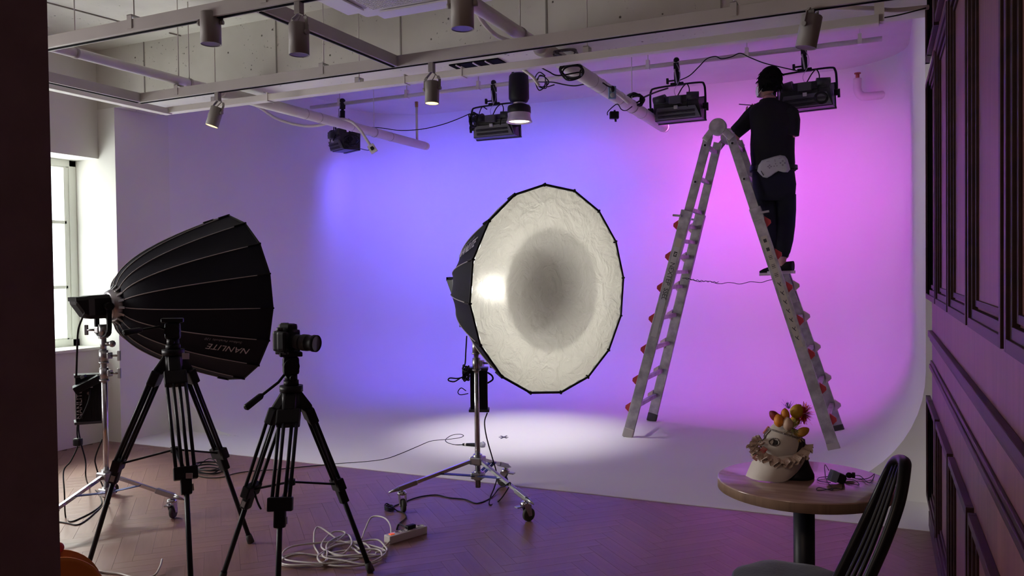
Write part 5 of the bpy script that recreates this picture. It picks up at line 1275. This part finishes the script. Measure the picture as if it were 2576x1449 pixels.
up_ = [Z(985, 1366) + V((0, 0, .02)), Z(982, 1345) + V((0, 0, .05)), Z(965, 1330) + V((0, 0, .06)), Z(935, 1325) + V((0, 0, .05)), Z(918, 1345) + V((0, 0, .02)), Z(905, 1362) , Z(862, 1366), Z(800, 1350) + V((0, 0, .05)), Z(790, 1372), Z(800, 1400), Z(745, 1395), Z(706, 1408), Z(710, 1425), Z(770, 1428), Z(850, 1420)]
tag(cable('white_cable', [p + V((0, 0, .007)) for p in up_], .0052, whitecab, None, 6, 7), 'raised white cable loops left of the white power strip', 'cable')
pts = [Z(222, 1432), Z(262, 1442), Z(300, 1446), Z(340, 1456), Z(385, 1452), Z(402, 1440) + V((0, 0, .02)), Z(408, 1424) + V((0, 0, .03))]
tag(cable('white_cable', [p + V((0, 0, .006)) for p in pts], .005, whitecab, None, 6, 7), 'short white cable end at the bottom edge below the left tripod', 'cable')
# strip lead: from the centre power unit down, over the stand foot, along the floor to the strip
g = lambda x, y, z=.005: Z(x, y, 0) + V((0, 0, z))
dS = (baseC - CAM).dot(FWD)
pts = [D(1226, 1038, dS + .06), D(1219, 1062, dS + .05), D(1224, 1100, dS), D(1238, 1150, dS), D(1250, 1195, dS), D(1244, 1225, dS - .1), g(1234, 1262, .03), g(1232, 1272), g(1255, 1262), D(1276, 1232, 5.05), D(1284, 1214, 5.0), D(1270, 1222, 5.02), g(1255, 1240, .03), g(1235, 1254), g(1200, 1268), g(1170, 1258), g(1130, 1254), g(1100, 1247), g(1070, 1249), g(1040, 1256), g(1015, 1266), g(990, 1276)]
for k in range(14): a = k * 1.3; pts.append(g(979 + 11 * math.cos(a), 1284 + 5 * math.sin(a), .006 + .002 * k))
pts += [g(998, 1286), g(1015, 1292), g(1022, 1302), g(1016, 1310), g(1004, 1320), g(998, 1334), g(1004, 1331, .03), pg - dz_ * .03]
tag(cable('black_cable', pts, .0042, black, None, 5, 6), 'black lead running from the centre power unit to the white power strip', 'cable')
# lead from head to unit, centre
pts = [D(1174, 845, 5.35), D(1172, 880, 5.33), D(1170, 915, 5.3), D(1164, 930, 5.25), D(1176, 935, 5.22), D(1180, 925, 5.25)]
bun = []
for k in range(22): a = k * 1.9; bun.append(D(1172 + 9 * math.cos(a), 938 + 19 * math.sin(a * .8) + 3 * math.sin(k), dS + .03 + .02 * math.cos(k)))
bun += [D(1160, 950, dS), D(1143, 960, dS), D(1128, 957, dS), D(1132, 951, dS), D(1152, 952, dS), D(1175, 945, dS + .03)]
tag(cable('cable_bundle', pts + bun, .0045, black, None, 4, 6), 'black cable bundle tied beside the centre power unit', 'cable')
# left side cables
dl_ = 5.1
pts = [D(215, 786, 4.85), D(207, 800, 4.9), D(197, 830, 4.95), D(194, 880, 5.0), D(192, 945, 5.05)]
tag(cable('black_cable', pts, .006, black, None, 6, 7), 'black power cord dropping from the left lamp head past the window', 'cable')
pts = [D(226, 975, 5.08), D(224, 1005, 5.07), D(210, 1040, 5.08), D(196, 1066, 5.1), D(194, 1090, 5.1), D(196, 1120, 5.1), D(178, 1160, 5.08), D(160, 1185, 5.05), D(162, 1240, 4.95), g(165, 1302), g(178, 1314), g(205, 1304), g(235, 1288), g(254, 1272), g(255, 1258), g(246, 1240), g(225, 1225), D(216, 1200, 5.1), D(215, 1160, 5.1), D(205, 1120, 5.1), D(198, 1085, 5.1), D(198, 1060, 5.1)]
tag(cable('black_cable', pts, .0045, black, None, 6, 7), 'black lead hanging in a long loop below the left power unit', 'cable')
MB_ = MB().box(D(196, 1112, 5.09), (.05, .04, .05), (RIGHT, FWD, -DOWN), .012).build('cable_connector', black); tag(MB_, 'small black connector on the looped lead below the left power unit', 'connector')
pts = [g(145, 1314), g(170, 1318), g(195, 1322), g(220, 1308), g(245, 1286), g(268, 1266), D(270, 1248, 5.05), D(255, 1215, 5.1), D(242, 1175, 5.12), D(240, 1150, 5.12), D(257, 1105, 5.12)]
tag(cable('black_cable', pts, .0045, black, None, 6, 7), 'black lead crossing the floor in front of the left light stand', 'cable')
# coil by the tripod and the microphone lead
pts = []
for k in range(60): a = k * .62; rr = 1 - .25 * math.sin(k * .21); pts.append(g(525 + 34 * rr * math.cos(a) + 3 * math.sin(k), 1187 + 10 * rr * math.sin(a), .006 + .0007 * k + .004 * random.random()))
tag(cable('cable_coil', pts, .0042, black, None, 3, 6), 'small black coil of cable on the floor behind the left tripod', 'cable')
pts = [g(560, 1184), g(530, 1172, .06), g(495, 1178), g(490, 1194), g(520, 1203), g(560, 1202), g(590, 1193), g(630, 1187), g(690, 1183), g(760, 1176), g(850, 1168), g(920, 1163), g(970, 1156), g(1010, 1142), g(1050, 1125), g(1085, 1111), g(1125, 1107), g(1155, 1103), g(1166, 1098), g(1158, 1094), g(1138, 1096), g(1122, 1106), g(1124, 1114), g(1142, 1120), g(1164, 1122, .012)]
tag(cable('microphone_cable', pts, .0038, black, None, 6, 6), 'long thin black lead curving over the white floor to the microphone', 'cable')
m0, m1 = g(1164, 1122, .014), g(1208, 1125, .020); dm = (m1 - m0).normalized()
mi = thing('microphone', 'black handheld microphone with a silver head lying on the white floor', 'microphone', m0)
MB().tube([m0, m0 + dm * .02], [.009, .012], 14).build('connector', black, mi); MB().tube([m0 + dm * .02, m0 + dm * .035], [.0125, .0125], 14).build('silver_band', whitep, mi)
MB().tube([m0 + dm * .035, m0 + dm * .12, m0 + dm * .165], [.012, .016, .019], 18).build('handle', black, mi)
MB().ball(m0 + dm * .190 + V((0, 0, .004)), .026, 18).build('grille_ball', mat('steel mesh', (.40, .42, .48), .4, .8, bump=.6, bscale=300), mi); MB().lathe([(.026, -.004), (.0275, -.003), (.0275, .003), (.026, .004)], m0 + dm * .190 + V((0, 0, .004)), dm, 20).build('collar_ring', steel, mi)
xm = thing('floor_mark', 'small dark star of crossed tape strips on the white floor', 'floor mark', g(1267, 1101, 0))
for (a, b_) in (((1255, 1101), (1279, 1101.5)), ((1260, 1098), (1275, 1104)), ((1275, 1097.5), (1260, 1105))): MB().bar(g(*a, .0055), g(*b_, .0055), .012, .002, (0, 0, 1)).build('tape_strip', mat('dark tape', (.05, .04, .08), .6), xm)
# orange reel behind the dark wall end
rc = D(128, 1528, 3.25); rc.z = .2; ax_ = (-FWD * .75 + RIGHT * .55); ax_.z = 0; ax_.normalize()
rl = thing('cable_reel', 'orange cable reel standing on the floor at the bottom left corner', 'cable reel', V((rc.x, rc.y, 0)))
om = mat('orange plastic', (.62, .17, .012), .45)
MB().lathe([(.0, .052), (.09, .052), (.10, .045), (.19, .045), (.20, .052), (.20, .062), (.185, .066), (0, .066)], rc, ax_, 44).build('flange', om, rl)
MB().lathe([(.0, -.066), (.185, -.066), (.20, -.062), (.20, -.052), (0, -.05)], rc, ax_, 44).build('flange', om, rl)
MB().lathe([(0, -.05), (.09, -.05), (.09, .05), (0, .05)], rc, ax_, 30).build('drum', black, rl)
for k in range(6):
    MB().lathe([(.145 + .012 * math.cos(a), -.042 + .017 * k + .0085 * math.sin(a)) for a in [2 * PI * j / 8 for j in range(9)]], rc, ax_, 44).build('cable_turn', mat('yellow cord', (.55, .33, .03), .5), rl)
kx = D(147, 1378, 3.3); MB().cyl(V((kx.x, kx.y, .33)), V((kx.x, kx.y, kx.z)), .008, n=10).ball(kx, .022, 14).build('red_knob', redp, rl)
MB().tube([rc - ax_ * .09 + RIGHT * .15 + V((0, 0, -.195)), rc - ax_ * .09 + RIGHT * .15 * -1 + V((0, 0, -.195))], .01, 8).build('foot_bar', black, rl)
# ============================================================ CEILING CABLES AND OUTLETS
cond = mat('pale flexible conduit', (.62, .56, .54), .55)
yq = 6.4
pts = [Yp(638, 262, 6.0), Yp(660, 275, 6.1), Yp(700, 300, 6.2), Yp(760, 316, 6.3), Yp(810, 314, 6.35), Yp(850, 300, 6.4), Yp(882, 305, 6.4), Yp(905, 325, 6.4), Yp(920, 348, 6.4), Yp(933, 368, 6.4)]
tag(cable('flexible_conduit', pts, .014, cond, None, 6, 10), 'pale flexible conduit drooping from the left pipe to a hanging outlet', 'conduit')
oc = Yp(937, 374, 6.38)
o1 = thing('outlet_box', 'white square outlet hanging tilted on a conduit, left of centre', 'outlet', oc)
a = -.62; xa = (RIGHT * math.cos(a) - DOWN * math.sin(a) * -1); xa = (RIGHT * math.cos(.9) + DOWN * math.sin(.9)); ya = (RIGHT * math.sin(.9) * -1 + DOWN * math.cos(.9))
xa = (RIGHT * .52 + DOWN * .85).normalized(); ya = FWD.cross(xa).normalized()
MB().box(oc, (.085, .068, .025), (xa, ya, FWD), .004).build('face_plate', whitep, o1)
MB().box(oc - FWD * .018, (.034, .030, .02), (xa, ya, FWD), .006).cyl(oc - FWD * .02 + xa * .012, oc - FWD * .03 - ya * .015, .008, n=8).build('plug', black, o1)
tag(cable('black_cable', [oc - FWD * .02, Yp(925, 378, 6.5), Yp(905, 374, 7.2), Yp(880, 372, 7.5), Yp(868, 368, 7.5)], .004, black, None, 6, 6), 'short black lead from the tilted white outlet to the leftmost panel light', 'cable')
pts = [Yp(1492, 195, 6.2), Yp(1500, 215, 6.3), Yp(1520, 228, 6.4)]
pts = [Yp(1400, 150, 5.3), Yp(1440, 175, 5.6), Yp(1462, 190, 5.9), Yp(1490, 200, 6.1), Yp(1520, 222, 6.25), Yp(1560, 240, 6.35), Yp(1590, 265, 6.5)]
tag(cable('flexible_conduit', [p + V((0, -.08, 0)) for p in pts], .014, cond, None, 6, 10), 'pale flexible conduit strapped along the thick centre pipe', 'conduit')
pts = [Yp(1310, 172, 4.9), Yp(1325, 182, 4.9), Yp(1342, 196, 4.9), Yp(1356, 216, 4.9)]
tag(cable('flexible_conduit', pts, .010, cond, None, 6, 10), 'short cut conduit end hanging beside the lit hanging spotlight', 'conduit')
pts = [Yp(1190, 10, 4.0), Yp(1215, 55, 4.2), Yp(1250, 90, 4.5), Yp(1290, 105, 4.8), Yp(1302, 108, 4.9)]
tag(cable('flexible_conduit', pts, .013, cond, None, 6, 10), 'pale conduit curving under the near end of the thick centre pipe', 'conduit')
oc2 = Yp(1540, 233, 6.1)
o2 = thing('outlet_box', 'pale blue outlet box with a black plug strapped under the thick centre pipe', 'outlet', oc2)
MB().box(oc2, (.060, .10, .03), (RIGHT, DOWN, FWD), .004).build('face_plate', mat('blue grey box', (.22, .34, .48), .5), o2)
for s_ in (-1, 1): MB().lathe([(.019, 0), (.017, -.003), (0, -.002)], oc2 - FWD * .016 + DOWN * .024 * s_, FWD, 18).build('socket', mat('pale socket', (.45, .45, .5), .5), o2)
MB().ball(oc2 - FWD * .03 - DOWN * .022, (.016, .026, .014), 12, (RIGHT, DOWN, FWD)).build('plug', black, o2)
tag(cable('black_cable', [oc2 - FWD * .03 - DOWN * .03, Yp(1528, 216, 6.0), Yp(1515, 208, 6.0), Yp(1500, 208, 6.0), Yp(1470, 212, 6.0), Yp(1445, 216, 6.0), Yp(1420, 213, 6.0), Yp(1390, 207, 6.0), Yp(1355, 206, 6.2), Yp(1345, 202, 6.6)], .005, black, None, 6, 6), 'black lead from the pale blue outlet to the hanging spotlight', 'cable')
random.seed(5)
def tangle(name, cx, cy, rx, ry, y, turns, r, mtl, label, cat='cable', extra=()):
    pts = list(extra)
    for k in range(turns * 7): a = k * .9; j = random.uniform(.55, 1.05); pts.append(Yp(cx + rx * j * math.cos(a) + random.uniform(-3, 3), cy + ry * j * math.sin(a) + random.uniform(-3, 3), y + random.uniform(-.05, .05)))
    return tag(cable(name, pts, r, mtl, None, 5, 6), label, cat)
tangle('cable_bundle', 1425, 135, 34, 11, 5.0, 5, .005, mat('grey wire', (.12, .10, .13), .5), 'grey wire bundle lying on the pale cable tray beside the thick pipe', extra=[Yp(1535, 125, 5.0), Yp(1500, 135, 5.0), Yp(1462, 140, 5.0)])
tangle('cable_bundle', 1440, 180, 38, 22, 5.1, 4, .005, black, 'loose black wires hanging below the pale cable tray', extra=[Yp(1352, 165, 5.0), Yp(1380, 180, 5.0), Yp(1405, 190, 5.05)])
tangle('cable_coil', 1598, 250, 26, 15, 7.0, 6, .008, black, 'thick black coil of cable left of the panel light above the ladder', extra=[Yp(1680, 222, 7.5), Yp(1655, 230, 7.3), Yp(1630, 240, 7.1)])
tangle('cable_coil', 1192, 302, 14, 22, 7.5, 5, .006, black, 'black coil of cable at the left of the second panel light', extra=[Yp(1225, 275, 7.6), Yp(1212, 270, 7.6)])
tangle('cable_coil', 885, 352, 20, 16, 7.45, 4, .0055, black, 'black coil of cable on the leftmost panel light')
rg = [Yp(2066 + 15 * math.cos(a), 246 + 13 * math.sin(a), 7.5) for a in [2 * PI * k / 20 for k in range(60)]]
tag(cable('cable_coil', rg, .012, black, None, 2, 8), 'round coil of thick black cable on the rightmost panel light', 'cable')
tangle('cable_bundle', 1362, 205, 16, 20, 6.3, 3, .005, black, 'black wires spilling right of the lit hanging spotlight', extra=[Yp(1395, 213, 6.2), Yp(1375, 218, 6.2)])
ad = thing('power_adapter', 'small black adapter hanging below the thick centre pipe', 'adapter', Yp(1545, 290, 6.4))
MB().box(Yp(1545, 290, 6.4), (.075, .06, .05), (RIGHT, DOWN, FWD), .008).bar(Yp(1546, 277, 6.4), Yp(1549, 306, 6.4), .014, .014).build('body', black, ad)
cable('lead', [Yp(1528, 290, 6.4), Yp(1530, 280, 6.4), Yp(1552, 262, 6.45), Yp(1563, 275, 6.45), Yp(1575, 278, 6.5), Yp(1590, 268, 6.6)], .004, black, ad)
tag(cable('black_cable', [Yp(922, 320, 7.6), Yp(960, 322, 7.6), Yp(1005, 328, 7.6), Yp(1060, 325, 7.6), Yp(1110, 314, 7.6), Yp(1150, 300, 7.6), Yp(1182, 286, 7.6)], .005, black, None, 6, 6), 'black cable slung between the two left panel lights', 'cable')
tag(cable('black_cable', [Yp(1710, 202, 7.6), Yp(1735, 190, 7.6), Yp(1758, 168, 7.6), Yp(1778, 148, 7.6), Yp(1800, 142, 7.62), Yp(1815, 148, 7.62), Yp(1840, 143, 7.62), Yp(1862, 134, 7.62), Yp(1885, 144, 7.62), Yp(1920, 158, 7.6), Yp(1960, 168, 7.6), Yp(2005, 178, 7.6)], .005, black, None, 6, 6), 'black cable draped over the lighting pipe between the two right panel lights', 'cable')
tag(cable('flexible_conduit', [Yp(2062, 8, 4.9), Yp(2090, 18, 4.9), Yp(2150, 20, 4.9), Yp(2200, 22, 4.95), Yp(2250, 26, 5.0), Yp(2336, 18, 5.05)], .013, cond, None, 6, 10), 'pale conduit across the top right corner', 'conduit')
tag(cable('black_cable', [Yp(2222, 45, 5.0), Yp(2260, 38, 5.0), Yp(2300, 28, 5.0), Yp(2330, 20, 5.0)], .004, black, None, 6, 6), 'thin black cable in the top right corner', 'cable')
tag(cable('thin_wire', [Yp(2130, 0, 6), Yp(2128, 0, 6.01)], .001, steel), 'x', 'wire') if False else None
